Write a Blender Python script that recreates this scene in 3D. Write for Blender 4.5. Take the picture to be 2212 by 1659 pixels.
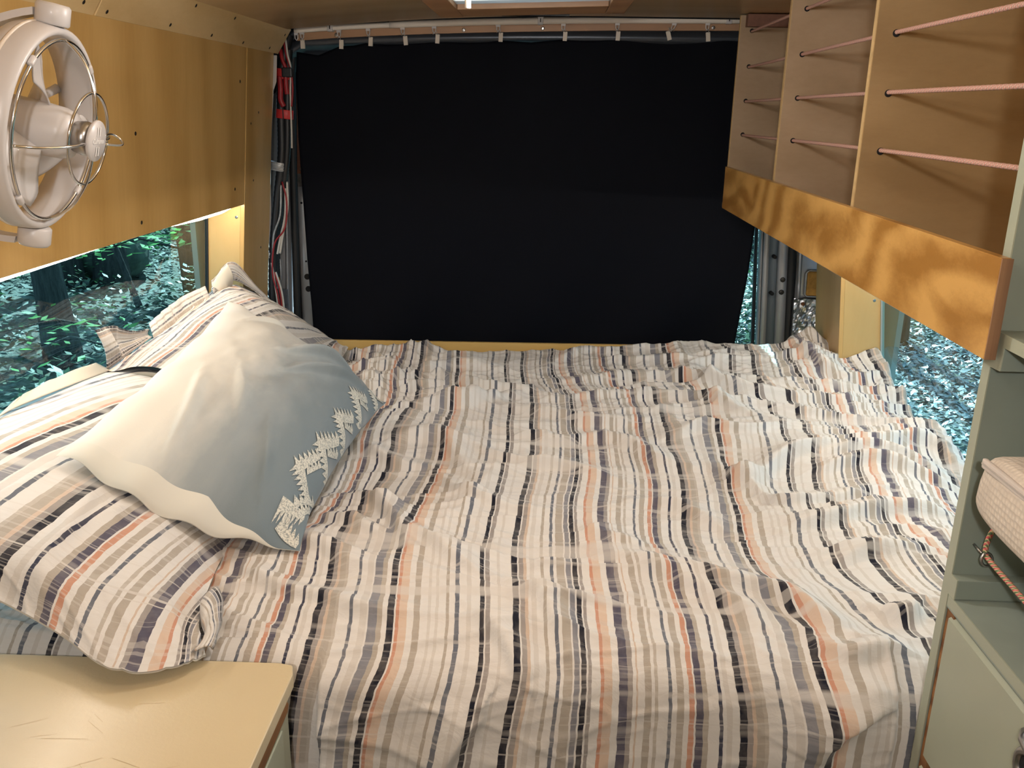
import bpy, bmesh, math, random
import numpy as np
from mathutils import Vector, Matrix

# light levels
SKY, SUN, EXPO, LED = 2.4, 20.0, 0.05, 72.0
P1, P2, P3 = 2.5, 28.0, 7.5

for o in list(bpy.data.objects):
    bpy.data.objects.remove(o, do_unlink=True)
random.seed(7)
RNG = np.random.default_rng(11)
scene = bpy.context.scene
col = scene.collection

# ------------------------------------------------------------------ camera
FPX = 1900.0
_d = np.array([84.0, -589.5, FPX]); YA = _d / np.linalg.norm(_d)          # van's long axis in the lens frame
_v = np.array([-106.0, 6108.73, FPX]); ZA = -_v / np.linalg.norm(_v)      # van's vertical
XA = np.cross(YA, ZA)
if XA[0] < 0: XA = -XA
RW = np.array([XA, YA, ZA])
cam_data = bpy.data.cameras.new('camera')
cam = bpy.data.objects.new('camera', cam_data); col.objects.link(cam)
right, up, back = RW @ [1, 0, 0], RW @ [0, -1, 0], RW @ [0, 0, -1]
cam.matrix_world = Matrix(((right[0], up[0], back[0], 0), (right[1], up[1], back[1], 0), (right[2], up[2], back[2], 1.5), (0, 0, 0, 1)))
cam_data.sensor_width = 36.0
cam_data.lens = FPX / 2212 * 36.0
cam_data.clip_start = 0.02; cam_data.clip_end = 200
scene.camera = cam

# ------------------------------------------------------------------ sky, sun, exposure
world = bpy.data.worlds.new('world'); scene.world = world
world.use_nodes = True
bg = world.node_tree.nodes['Background']
bg.inputs[0].default_value = (0.42, 0.68, 1.0, 1); bg.inputs[1].default_value = SKY
sun_d = bpy.data.lights.new('sun', 'SUN'); sun_d.energy = SUN; sun_d.angle = 0.009; sun_d.color = (0.80, 0.93, 1.0)
sun = bpy.data.objects.new('sun', sun_d); col.objects.link(sun)
sun.rotation_euler = Vector((0.02, -0.62, -0.78)).to_track_quat('-Z', 'Y').to_euler()
def puck(loc, watts, size, color):
    l = bpy.data.lights.new('ceiling_lamp_light', 'POINT'); l.shadow_soft_size = size; l.energy = watts; l.color = color
    o = bpy.data.objects.new('ceiling_lamp_light', l); col.objects.link(o); o.location = loc
    return o
WARM = (1.0, 0.955, 0.92)
PUCKS = [((-0.07, 0.70, 1.70), P1), ((-0.07, -0.35, 1.70), P2), ((-0.07, 1.27, 1.63), P3)]  # third lamp is added, set low to brighten bed and rear ceiling
for loc, w in PUCKS: puck(loc, w, 0.03, WARM)
vs = scene.view_settings
vs.view_transform = 'Standard'; vs.look = 'None'; vs.gamma = 1.0; vs.use_curve_mapping = False; vs.exposure = EXPO
scene.cycles.use_denoising = True
scene.cycles.max_bounces = 8; scene.cycles.transparent_max_bounces = 16
scene.cycles.sample_clamp_indirect = 4.0

# ------------------------------------------------------------------ helpers
def setp(o, label=None, cat=None, group=None, kind=None):
    if label: o['label'] = label
    if cat: o['category'] = cat
    if group: o['group'] = group
    if kind: o['kind'] = kind
    return o
def thing(name, label, cat, loc=(0, 0, 0), group=None):
    o = bpy.data.objects.new(name, None); col.objects.link(o)
    o.location = loc; o.empty_display_size = 0.05
    return setp(o, label, cat, group)
def mesh_obj(name, verts, faces, mats, parent=None, smooth=False, uv=None, fmat=None):
    me = bpy.data.meshes.new(name)
    me.from_pydata([tuple(map(float, v)) for v in verts], [], [tuple(int(i) for i in f) for f in faces])
    for m in (mats if isinstance(mats, (list, tuple)) else [mats]): me.materials.append(m)
    if smooth: me.polygons.foreach_set('use_smooth', [True] * len(me.polygons))
    if fmat is not None: me.polygons.foreach_set('material_index', np.asarray(fmat, dtype=np.int32))
    if uv is not None:
        layer = me.uv_layers.new(name='UVMap')
        idx = np.empty(len(me.loops), dtype=np.int32); me.loops.foreach_get('vertex_index', idx)
        layer.data.foreach_set('uv', np.asarray(uv, dtype=np.float32)[idx].ravel())
    me.update()
    o = bpy.data.objects.new(name, me); col.objects.link(o)
    if parent is not None:
        o.parent = parent
        o.matrix_parent_inverse = Matrix.Translation(parent.location).inverted()   # mesh stays in world metres
    return o
class MB:
    def __init__(s): s.v = []; s.f = []
    def add(s, v, f):
        k = len(s.v); s.v += [tuple(map(float, p)) for p in v]; s.f += [tuple(i + k for i in q) for q in f]; return s
    def box(s, x0, x1, y0, y1, z0, z1):
        return s.add([(x0,y0,z0),(x1,y0,z0),(x1,y1,z0),(x0,y1,z0),(x0,y0,z1),(x1,y0,z1),(x1,y1,z1),(x0,y1,z1)],
                     [(0,3,2,1),(4,5,6,7),(0,1,5,4),(1,2,6,5),(2,3,7,6),(3,0,4,7)])
    def prism(s, poly, vec):
        """poly: 3D loop, swept by vec"""
        n = len(poly); p = [Vector(q) for q in poly]; q = [a + Vector(vec) for a in p]
        return s.add(p + q, [tuple(range(n - 1, -1, -1)), tuple(range(n, 2 * n))] + [(i, (i + 1) % n, n + (i + 1) % n, n + i) for i in range(n)])
    def tube(s, pts, r, n=8, closed=False):
        p = [Vector(q) for q in pts]; m = len(p); ring = []
        rr = r if hasattr(r, '__len__') else [r] * m
        t0 = None; u = None
        for i in range(m):
            a = p[(i - 1) % m] if (closed or i > 0) else p[i]; b = p[(i + 1) % m] if (closed or i < m - 1) else p[i]
            t = (b - a).normalized()
            if u is None:
                u = t.orthogonal().normalized()
            else:
                u = (u - t * u.dot(t)).normalized()
            w = t.cross(u)
            ring.append([p[i] + (u * math.cos(2*math.pi*k/n) + w * math.sin(2*math.pi*k/n)) * rr[i] for k in range(n)])
        v = [q for rg in ring for q in rg]; f = []
        for i in range(m if closed else m - 1):
            j = (i + 1) % m
            f += [(i*n + k, i*n + (k+1) % n, j*n + (k+1) % n, j*n + k) for k in range(n)]
        if not closed: f += [tuple(range(n - 1, -1, -1)), tuple((m-1)*n + k for k in range(n))]
        return s.add(v, f)
    def lathe(s, c, axis, prof, n=24):
        """prof: list of (radius, offset along axis)"""
        a = Vector(axis).normalized(); u = a.orthogonal().normalized(); w = a.cross(u); c = Vector(c)
        v = []; f = []
        for (r, h) in prof:
            v += [c + a * h + (u * math.cos(2*math.pi*k/n) + w * math.sin(2*math.pi*k/n)) * r for k in range(n)]
        for i in range(len(prof) - 1):
            f += [(i*n + k, i*n + (k+1) % n, (i+1)*n + (k+1) % n, (i+1)*n + k) for k in range(n)]
        if prof[0][0] > 1e-6: f.append(tuple(range(n - 1, -1, -1)))
        if prof[-1][0] > 1e-6: f.append(tuple((len(prof)-1)*n + k for k in range(n)))
        return s.add(v, f)
    def obj(s, name, mat, parent=None, smooth=False, bevel=0, seg=2):
        o = mesh_obj(name, s.v, s.f, mat, parent, smooth)
        if bevel:
            bm = bmesh.new(); bm.from_mesh(o.data)
            bmesh.ops.recalc_face_normals(bm, faces=bm.faces)
            bmesh.ops.bevel(bm, geom=[e for e in bm.edges if e.calc_face_angle(0) > 0.5], offset=bevel, segments=seg, profile=0.6, affect='EDGES')
            bm.to_mesh(o.data); bm.free()
        return o
def struct(o): return setp(o, kind='structure')
def catmull(pts, n):
    P = [np.array(p, float) for p in pts]; P = [2*P[0]-P[1]] + P + [2*P[-1]-P[-2]]
    m = len(pts) - 1; out = []
    for k in range(n):
        g = k / (n - 1) * m; i = min(int(g), m - 1); t = g - i
        a, b, c, d = P[i], P[i+1], P[i+2], P[i+3]
        out.append(0.5 * (2*b + (c-a)*t + (2*a-5*b+4*c-d)*t*t + (3*b-a-3*c+d)*t**3))
    return np.array(out)
def sstep(a, b, x):
    t = np.clip((x - a) / (b - a), 0, 1); return t*t*(3-2*t)
_tab = RNG.random((256, 256)) * 2 - 1
def noise2(x, y):
    xi = np.floor(x).astype(int); yi = np.floor(y).astype(int); fx = x - xi; fy = y - yi
    fx = fx*fx*fx*(fx*(fx*6-15)+10); fy = fy*fy*fy*(fy*(fy*6-15)+10)
    g = lambda i, j: _tab[(xi + i) % 256, (yi + j) % 256]
    return (g(0,0)*(1-fx)+g(1,0)*fx)*(1-fy) + (g(0,1)*(1-fx)+g(1,1)*fx)*fy

# ------------------------------------------------------------------ materials
class NT:
    def __init__(s, name):
        s.m = bpy.data.materials.new(name); s.m.use_nodes = True
        s.t = s.m.node_tree; s.b = s.t.nodes['Principled BSDF']
    def n(s, typ, **kw):
        o = s.t.nodes.new(typ)
        for k, v in kw.items(): setattr(o, k, v)
        return o
    def l(s, a, b): s.t.links.new(a, b)
    def val(s, sock, v):
        if hasattr(v, 'is_linked') or isinstance(v, bpy.types.NodeSocket): s.l(v, sock)
        else: sock.default_value = v
    def math(s, op, a, b=0.0, c=0.0, clamp=False):
        o = s.n('ShaderNodeMath', operation=op, use_clamp=clamp)
        for i, v in enumerate((a, b, c)): s.val(o.inputs[i], v)
        return o.outputs[0]
    def mix(s, f, a, b, mode='MIX'):
        o = s.n('ShaderNodeMix', data_type='RGBA', blend_type=mode)
        s.val(o.inputs[0], f); s.val(o.inputs[6], a); s.val(o.inputs[7], b)
        return o.outputs[2]
    def noise(s, vec, scale, detail=3, rough=0.55, dist=0.0):
        o = s.n('ShaderNodeTexNoise'); s.l(vec, o.inputs['Vector'])
        o.inputs['Scale'].default_value = scale; o.inputs['Detail'].default_value = detail
        o.inputs['Roughness'].default_value = rough; o.inputs['Distortion'].default_value = dist
        return o.outputs['Fac']
    def coord(s, which='Object', scale=(1, 1, 1)):
        tc = s.n('ShaderNodeTexCoord'); mp = s.n('ShaderNodeMapping'); s.l(tc.outputs[which], mp.inputs[0])
        mp.inputs['Scale'].default_value = scale
        return mp.outputs[0]
    def ramp(s, f, stops, interp='LINEAR'):
        o = s.n('ShaderNodeValToRGB'); o.color_ramp.interpolation = interp; e = o.color_ramp.elements
        while len(e) > 1: e.remove(e[-1])
        for i, (p, c) in enumerate(stops):
            q = e[0] if i == 0 else e.new(p)
            q.position = p; q.color = (*c, 1)
        s.l(f, o.inputs[0]); return o.outputs[0]
    def bump(s, h, strength, dist=0.01):
        o = s.n('ShaderNodeBump'); s.l(h, o.inputs['Height']); o.inputs['Strength'].default_value = strength; o.inputs['Distance'].default_value = dist
        s.l(o.outputs[0], s.b.inputs['Normal'])
def c4(c): return (*c, 1)
def mat(name, c, rough=0.5, metal=0.0, spec=0.5, vary=0.0, vscale=20, coat=0.0):
    k = NT(name); b = k.b
    b.inputs['Roughness'].default_value = rough; b.inputs['Metallic'].default_value = metal
    b.inputs['Specular IOR Level'].default_value = spec; b.inputs['Coat Weight'].default_value = coat
    if vary:
        f = k.noise(k.coord(), vscale, 4)
        k.l(k.ramp(f, [(0.3, tuple(x*(1-vary) for x in c)), (0.7, tuple(min(1, x*(1+vary)) for x in c))]), b.inputs['Base Color'])
    else:
        b.inputs['Base Color'].default_value = c4(c)
    return k.m
def wood(name, light, dark, scale=(6, 6, 40), rough=0.38, fig=1.0, coat=0.15, knots=True, wv=0.22, kn_r=0.035):
    """ply veneer: streaks run along the axis with the SMALL scale"""
    k = NT(name)
    v = k.coord('Object', scale)
    big = k.noise(v, 0.55, 3, 0.5, 1.2)
    w = k.n('ShaderNodeTexWave', wave_type='BANDS', bands_direction='DIAGONAL'); k.l(v, w.inputs[0])
    w.inputs['Scale'].default_value = 0.25; w.inputs['Distortion'].default_value = 9 * fig; w.inputs['Detail'].default_value = 2.5; w.inputs['Detail Scale'].default_value = 0.7
    fine = k.noise(v, 7, 4, 0.7)
    m1 = k.math('MULTIPLY_ADD', big, 0.60, k.math('MULTIPLY_ADD', w.outputs['Fac'], wv, (.22 - wv) * .5))
    m2 = k.math('MULTIPLY_ADD', fine, 0.28, m1)
    c = k.ramp(m2, [(0.36, dark), (0.56, tuple(a*.55+b*.45 for a, b in zip(light, dark))), (0.74, light)])
    if knots:
        vo = k.n('ShaderNodeTexVoronoi'); k.l(k.coord('Object', (scale[0]*.6, scale[1]*.6, scale[2]*.6)), vo.inputs['Vector']); vo.inputs['Scale'].default_value = 0.9
        kn = k.math('LESS_THAN', vo.outputs['Distance'], kn_r)
        c = k.mix(k.math('MULTIPLY', kn, 0.75), c, c4((0.09, 0.05, 0.02)))
    k.l(c, k.b.inputs['Base Color'])
    k.b.inputs['Roughness'].default_value = rough; k.b.inputs['Coat Weight'].default_value = coat; k.b.inputs['Coat Roughness'].default_value = 0.25
    k.bump(fine, 0.08, 0.002)
    return k.m
def emit(name, c, strength):
    k = NT(name); k.b.inputs['Base Color'].default_value = (0.8, 0.8, 0.8, 1)
    k.b.inputs['Emission Color'].default_value = c4(c); k.b.inputs['Emission Strength'].default_value = strength
    return k.m
def glass(name, tint, refl=1.0):
    k = NT(name); t = k.t; t.nodes.remove(k.b)
    tr = k.n('ShaderNodeBsdfTransparent'); tr.inputs[0].default_value = c4(tint)
    gl = k.n('ShaderNodeBsdfGlossy'); gl.inputs['Roughness'].default_value = 0.01; gl.inputs[0].default_value = (refl, refl, refl, 1)
    fr = k.n('ShaderNodeFresnel'); ge = k.n('ShaderNodeNewGeometry')
    k.l(k.math('MULTIPLY_ADD', ge.outputs['Backfacing'], 1 / 1.52 - 1.52, 1.52), fr.inputs[0])      # same pane from either side
    mx = k.n('ShaderNodeMixShader'); k.l(fr.outputs[0], mx.inputs[0]); k.l(tr.outputs[0], mx.inputs[1]); k.l(gl.outputs[0], mx.inputs[2])
    k.l(mx.outputs[0], t.nodes['Material Output'].inputs[0])
    return k.m

CREAM = (0.655, 0.635, 0.615)
K_ = (0.009, 0.010, 0.020); K2 = (0.03, 0.035, 0.065); TP = (0.28, 0.255, 0.245); BE = (0.38, 0.34, 0.295); BE2 = (0.44, 0.40, 0.355)
BL = (0.115, 0.128, 0.16); BG = (0.19, 0.195, 0.225); OR = (0.50, 0.255, 0.175); O2 = (0.53, 0.42, 0.34); PC = (0.59, 0.455, 0.365); PN = (0.078, 0.074, 0.108); PA = (0.57, 0.54, 0.51)
STRIPE_TABLE = [(641,9,K_),(655,5,TP),(664,3,O2),(675,7,BE),(689,4,BE2),(723,4,BL),(747,7,PA),(769,9,BG),(785,6,BE),(809,8,K_),(824,3,OR),(837,10,PC),(869,7,BE),(898,4,PA),(918,5,PA),(945,4,BE),(969,4,BL),
 (1000,6,PA),(1033,8,K_),(1047,6,TP),(1078,4,PA),(1119,9,K_),(1134,6,TP),(1145,3,O2),(1163,6,PA),(1187,4,BE),(1209,4,BL),(1230,8,BE),(1247,6,BG),(1264,8,K_),(1277,5,TP),
 (1303,4,OR),(1317,9,PC),(1351,9,PN),(1365,5,TP),(1381,3,O2),(1405,7,BE),(1425,4,BE2),(1454,4,BL),(1476,8,BE),(1502,6,OR),(1519,8,PN),(1533,6,BE),(1564,5,K2),(1581,6,PA)]
def striped(name, dash=1.0, fade=1.0):
    """painted stripes across u (one repeat = 1), brush breaks along v (metres)"""
    k = NT(name)
    tc = k.n('ShaderNodeTexCoord'); sp = k.n('ShaderNodeSeparateXYZ'); k.l(tc.outputs['UV'], sp.inputs[0])
    u, v = sp.outputs[0], sp.outputs[1]
    cv = k.n('ShaderNodeCombineXYZ'); k.l(k.math('MULTIPLY', u, 30), cv.inputs[0]); k.l(k.math('MULTIPLY', v, 45), cv.inputs[1])
    wob = k.noise(cv.outputs[0], 1.0, 2)
    uu = k.math('FRACT', k.math('ADD', k.math('MULTIPLY_ADD', wob, 0.006, u), 10.0))
    st = [((x - 641 + 12) / 967, w * (.86 if c is K_ else 1) / 967, c) for x, w, c in STRIPE_TABLE]
    uo = k.math('FRACT', k.math('ADD', uu, 12.0 / 967))
    outs = []
    for g in range(3):
        part = st[g*15:(g+1)*15]; stops = [(0.0, CREAM)]
        for (p, w, c) in part:
            a, b = p - w, p + w
            if a - stops[-1][0] < 0.0006 and len(stops) > 1: stops[-1] = (stops[-1][0], c)
            else: stops.append((a, c))
            stops.append((b, CREAM))
        outs.append(k.ramp(uo, stops, 'CONSTANT'))
    cut1 = (st[14][0] + st[14][1] + st[15][0] - st[15][1]) / 2; cut2 = (st[29][0] + st[29][1] + st[30][0] - st[30][1]) / 2
    c = k.mix(k.math('GREATER_THAN', uo, cut1), outs[0], outs[1]); c = k.mix(k.math('GREATER_THAN', uo, cut2), c, outs[2])
    # brush breaks
    def line(scale, lo, hi, ustretch, seed):
        cx = k.n('ShaderNodeCombineXYZ'); k.l(k.math('MULTIPLY', u, ustretch), cx.inputs[0]); k.l(k.math('MULTIPLY_ADD', v, scale, seed), cx.inputs[1]); cx.inputs[2].default_value = seed
        f = k.noise(cx.outputs[0], 1.0, 1.5)
        return k.math('MULTIPLY', k.math('SUBTRACT', f, lo), 1.0 / (hi - lo), clamp=True)
    l1 = line(75, 0.60, 0.635, 0.16, 3.1); l2 = line(16, 0.62, 0.66, 0.2, 8.7); l3 = line(160, 0.57, 0.62, 1.6, 5.3)
    f = k.math('MAXIMUM', k.math('MULTIPLY', l1, min(.85, 0.55 * dash)), k.math('MAXIMUM', k.math('MULTIPLY', l2, 0.6), k.math('MULTIPLY', l3, 0.22 * dash)))
    c = k.mix(f, c, c4((0.60, 0.57, 0.54)))
    wash = k.noise(cv.outputs[0], 0.6, 3)
    c = k.mix(k.math('MULTIPLY', k.math('SUBTRACT', wash, .42), 0.55 * fade, clamp=True), c, c4((0.60, 0.55, 0.50)))
    k.l(c, k.b.inputs['Base Color'])
    k.b.inputs['Roughness'].default_value = 0.85; k.b.inputs['Specular IOR Level'].default_value = 0.15
    k.b.inputs['Sheen Weight'].default_value = 0.15; k.b.inputs['Sheen Roughness'].default_value = 0.5
    cr = k.noise(k.coord('Object', (30, 55, 40)), 1.0, 3, 0.6, 0.8)
    k.bump(cr, 0.25, 0.006)
    return k.m
M = {}
M['wall'] = wood('birch_wall', (0.60, 0.38, 0.14), (0.47, 0.28, 0.088), (14, 14, 1.1), 0.33, 0.5, 0.2)
M['ceil'] = wood('birch_ceiling', (0.88, 0.65, 0.37), (0.79, 0.55, 0.28), (1.1, 14, 14), 0.4, 0.5, 0.1)
M['cham'] = wood('birch_chamfer', (0.66, 0.48, 0.25), (0.52, 0.355, 0.16), (12, 4, 12), 0.38, 0.7, 0.1)
M['reveal'] = wood('birch_reveal', (0.58, 0.40, 0.17), (0.50, 0.33, 0.12), (6, 6, 1.2), 0.4, 0.6, 0.1)
M['lip'] = wood('birch_lip', (0.64, 0.37, 0.115), (0.36, 0.175, 0.04), (20, 11, 24), 0.3, 1.6, 0.25, True, 0.36, 0.045)
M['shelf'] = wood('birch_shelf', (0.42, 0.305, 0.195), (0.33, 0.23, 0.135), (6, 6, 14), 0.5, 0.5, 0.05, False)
M['shelf_near'] = wood('birch_shelf_near', (0.35, 0.235, 0.112), (0.26, 0.165, 0.072), (5, 5, 14), 0.5, 0.5, 0.05, False)  # darker, yellower birch for the near divider
M['plyedge'] = mat('ply_edge', (0.52, 0.36, 0.17), 0.6, vary=0.12, vscale=60)
M['ply_end'] = wood('ply_end_grain', (0.30, 0.17, 0.09), (0.16, 0.085, 0.045), (120, 120, 2), 0.6, 0.2, 0, False)
M['pine'] = wood('pine_frame', (0.42, 0.245, 0.135), (0.32, 0.175, 0.09), (2, 10, 10), 0.5, 0.6, 0)
M['trim'] = wood('birch_bed_trim', (0.60, 0.41, 0.15), (0.52, 0.34, 0.11), (2, 9, 9), 0.4, 0.6, 0.1)
M['rawwood'] = wood('raw_ply', (0.36, 0.17, 0.06), (0.15, 0.06, 0.02), (60, 3, 60), 0.7, 0.3, 0, False)
M['hard'] = mat('hardboard', (0.17, 0.075, 0.045), 0.6, vary=0.15, vscale=90)
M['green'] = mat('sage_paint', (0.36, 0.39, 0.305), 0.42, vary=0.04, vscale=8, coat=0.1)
M['green_shade'] = mat('sage_paint_shaded', (0.23, 0.275, 0.24), 0.45, vary=0.06, vscale=9)  # same sage, with shade on faces turned from the aisle put into the colour
M['silver'] = mat('silver_van_paint', (0.36, 0.37, 0.39), 0.38, 0.55, vary=0.06, vscale=14)
M['zinc'] = mat('galvanised_patch', (0.26, 0.26, 0.25), 0.5, 0.7, vary=0.3, vscale=70)
M['header'] = mat('blue_grey_header', (0.05, 0.058, 0.072), 0.33, 0.4, vary=0.08)
M['rubber'] = mat('black_rubber', (0.008, 0.008, 0.009), 0.6)
M['black'] = mat('black_plastic', (0.012, 0.012, 0.013), 0.45)
M['dark'] = mat('dark_gap', (0.004, 0.004, 0.005), 0.9)
M['white'] = mat('white_plastic', (0.56, 0.53, 0.52), 0.38, coat=0.1)
M['offwhite'] = mat('offwhite_plastic', (0.78, 0.71, 0.63), 0.45)
M['clip'] = mat('beige_clip', (0.68, 0.61, 0.52), 0.5)
M['chrome'] = mat('chrome', (0.62, 0.61, 0.60), 0.12, 1.0)
M['steel'] = mat('steel', (0.42, 0.41, 0.40), 0.3, 1.0)
M['screw'] = mat('dark_screw', (0.05, 0.045, 0.04), 0.4, 0.8)
M['red'] = mat('red_tape', (0.55, 0.03, 0.03), 0.45)
M['redw'] = mat('red_cable', (0.30, 0.015, 0.02), 0.45)
M['whitew'] = mat('white_wire', (0.62, 0.58, 0.52), 0.5)
M['duct'] = mat('grey_tape', (0.42, 0.42, 0.41), 0.35, 0.3, vary=0.25, vscale=120)
M['foam'] = mat('yellow_insulation', (0.42, 0.22, 0.05), 0.9, vary=0.3, vscale=60)
M['foil'] = mat('foil_insulation', (0.50, 0.52, 0.55), 0.3, 0.85, vary=0.5, vscale=40)
M['membrane'] = mat('white_membrane', (0.55, 0.52, 0.50), 0.7)
kh = NT('translucent_hatch'); kh.b.inputs['Base Color'].default_value = (.75, .74, .73, 1); kh.b.inputs['Roughness'].default_value = .95; kh.b.inputs['Specular IOR Level'].default_value = .05
_t = kh.n('ShaderNodeBsdfTranslucent'); _t.inputs[0].default_value = (.85, .80, .74, 1); _m = kh.n('ShaderNodeMixShader'); _m.inputs[0].default_value = .55
kh.l(kh.b.outputs[0], _m.inputs[1]); kh.l(_t.outputs[0], _m.inputs[2]); kh.l(_m.outputs[0], kh.t.nodes['Material Output'].inputs[0])
M['hatch'] = kh.m
M['glass'] = glass('tinted_glass', (0.50, 0.80, 0.78), 0.85)
M['floor'] = mat('floor_vinyl', (0.20, 0.17, 0.14), 0.6)
M['shell'] = mat('van_shell', (0.25, 0.24, 0.23), 0.6)
M['sheet'] = mat('mattress_ticking', (0.60, 0.58, 0.55), 0.9)

# ------------------------------------------------------------------ the van's shell
YB, YF = 2.66, -1.85            # rear end of the lining, bulkhead behind the camera
def lx(z): return -0.80 - (1.645 - z) * 0.0917      # left lining leans outwards towards the bed
def rx(z): return 0.758 + (1.645 - z) * 0.0917
def zc(x): return 1.7555 - 0.055 * max(0.0, 0.15 - x) ** 2   # slightly bowed ceiling

floor = struct(MB().box(-0.98, 0.98, YF, 2.95, -0.03, 0.0).obj('floor', M['floor']))
xs = np.array([-.757, -.64, -.52, -.40, -.31, -.23, -.14, -.05, .04, .13, .26, .40, .60, .80])
mb = MB()
for x0, x1 in zip(xs[:-1], xs[1:]):
    z0, z1 = zc(x0), zc(x1)
    for ya, yb in (((YF, 1.49), (2.262, YB)) if -.231 < x0 < .12 else ((YF, YB),)):       # opening under the hatch
        mb.add([(x0,ya,z0),(x1,ya,z1),(x1,yb,z1),(x0,yb,z0),(x0,ya,z0+.012),(x1,ya,z1+.012),(x1,yb,z1+.012),(x0,yb,z0+.012)],
           [(0,3,2,1),(4,5,6,7),(0,1,5,4),(2,3,7,6)])
ceiling = struct(mb.obj('ceiling', M['ceil'], smooth=False))
for p in ceiling.data.polygons: p.use_smooth = abs(p.normal.z) > 0.9
# metal roof above the lining so that no daylight leaks in
struct(MB().box(-1.02, -.23, YF - .1, 2.98, 1.80, 1.83).box(.13, 1.02, YF - .1, 2.98, 1.80, 1.83).box(-.23, .13, YF - .1, 1.49, 1.80, 1.83).box(-.23, .13, 2.262, 2.98, 1.80, 1.83).obj('roof', M['shell']))
struct(MB().box(-1.0, 1.0, YF - .06, YF, 0, 1.80).obj('wall_front', M['shell']))

# left chamfer boards and their screws
def chamfer(name, y0, y1, dx):
    a = Vector((lx(1.645) + dx, 0, 1.645)); b = Vector((-0.757 + dx, 0, zc(-0.757) + .002))
    n = Vector((a.z - b.z, 0, b.x - a.x)).normalized() * 0.010
    if n.z < 0: n = -n
    n = Vector((-abs(n.x), 0, abs(n.z)))
    poly = [(a.x, y0, a.z), (b.x, y0, b.z), (b.x + n.x, y0, b.z + n.z), (a.x + n.x, y0, a.z + n.z)]
    o = struct(MB().prism(poly, (0, y1 - y0, 0)).obj(name, M['cham'], bevel=0.0012, seg=1))
    return o, a, b, n.normalized()
def screw(p, n, parent, r=0.0042, m='screw'):
    return MB().lathe(p, n, [(r*.35, .0004), (r*.9, .0006), (r, .0), (r, -.003)], 10).obj('screw', M[m], parent, True)
t1, ca, cb, cn = chamfer('trim_1', YF, 1.618, 0.0)
t2, _, _, _ = chamfer('trim_2', 1.621, 2.70, 0.0015)
for (y, k) in [(1.57, 0.25), (1.15, .25), (1.57, .8)]:
    screw(ca.lerp(cb, k) + Vector((0, y, 0)) - cn * .0, -cn, t1)
for (y, k) in [(1.655, .15), (1.925, .18), (2.0, .85), (2.16, .15), (2.245, .82), (2.38, .14), (2.60, .16), (2.67, .75)]:
    screw(ca.lerp(cb, k) + Vector((.0015, y, 0)), -cn, t2)

# left lining: big upper panel, narrow rear panel, window reveal
YR = 2.43
wl = struct(MB().prism([(lx(1.665), YF, 1.665), (lx(1.24), YF, 1.24), (lx(1.24) - .012, YF, 1.24), (lx(1.665) - .012, YF, 1.665)], (0, 2.428 - YF, 0)).obj('wall_left', M['wall'], bevel=.001, seg=1))
rear = MB().prism([(lx(1.66) + .001, 2.4295, 1.66), (lx(0.5) + .001, 2.4295, 0.5), (lx(0.5) - .011, 2.4295, 0.5), (lx(1.66) - .011, 2.4295, 1.66)], (0, YB - 2.4295, 0)).obj('rear_panel', M['wall'], wl, bevel=.001, seg=1)
NL = Vector((1, 0, -0.0917)).normalized()
for (y, z) in [(1.773, 1.444), (1.793, 1.267), (2.353, 1.288), (1.30, 1.29), (1.30, 1.55), (2.38, 1.56)]:
    screw(Vector((lx(z), y, z)), NL, wl)
for (y, z) in [(2.534, 1.483), (2.47, 1.454), (2.58, 1.10), (2.50, .98), (2.50, 1.30)]:
    screw(Vector((lx(z) + .001, y, z)), NL, rear, .0035)
# edge of insulation membrane that shows behind the rear panel
mem = [(lx(z) + .000 + .003 * math.sin(z * 17) + (.008 if z > 1.55 else 0), YB + .004 + .004 * math.sin(z * 23), z) for z in np.linspace(0.7, 1.64, 40)]
mv = [p for p in mem] + [(p[0] - .04, p[1] + .01, p[2]) for p in mem]
mesh_obj('membrane', mv, [(i, i + 1, 41 + i, 40 + i) for i in range(39)], M['membrane'], wl)
# reveal and window on the left
gx = lambda z: -0.945 - (1.2 - z) * 0.08
def reveal(name, sgn, lin, gl, yr):
    m = MB(); zt = 1.25
    m.prism([(lin(zt), yr, zt), (lin(.70), yr, .70), (gl(.70), yr, .70), (gl(zt), yr, zt)], (0, .012, 0))
    return m.obj(name, M['reveal'])
rv = reveal('reveal_board', -1, lambda z: lx(z) - .011, gx, YR); rv.parent = wl
screw((-0.862, YR, 1.205), (0, -1, 0), rv, .0045, 'steel')
MB().box(-1.0, lx(1.24) - .012, 1.0, YR, 1.252, 1.262).obj('window_header', M['ceil'], wl)
MB().box(-1.0, lx(.74), 1.0, YR, .725, .737).obj('window_ledge', M['reveal'], wl)
MB().box(-1.0, lx(1.0), .95, .962, .7, 1.26).obj('near_reveal', M['reveal'], wl)
MB().box(-1.0, -.985, YF, 2.86, 1.25, 1.80).box(-1.0, -.985, YF, 2.86, -.03, .74).box(-1.0, -.985, YF, .96, .7, 1.3).box(-1.0, -.985, YR + .012, 2.86, .7, 1.3).obj('outer_skin', M['shell'], wl)
def pane(parent, g, y0, y1, z0, z1, sgn, name='glass_pane'):
    q = [(g(z0), y0, z0), (g(z0), y1, z0), (g(z1), y1, z1), (g(z1), y0, z1)]
    return mesh_obj(name, q, [(0, 1, 2, 3)], M['glass'], parent)
w1 = struct(thing('window_1', 'tinted side window behind the pillows showing dark forest', 'window', (-.95, 1.7, .74)))
pane(w1, gx, .962, YR - .001, .737, 1.252, -1)
MB().prism([(gx(.737) - .006, YR - .005, .737), (gx(1.252) - .006, YR - .005, 1.252), (gx(1.252) + .004, YR - .005, 1.252), (gx(.737) + .004, YR - .005, .737)], (0, .0045, 0)).obj('rubber_seal', M['rubber'], w1)

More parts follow.
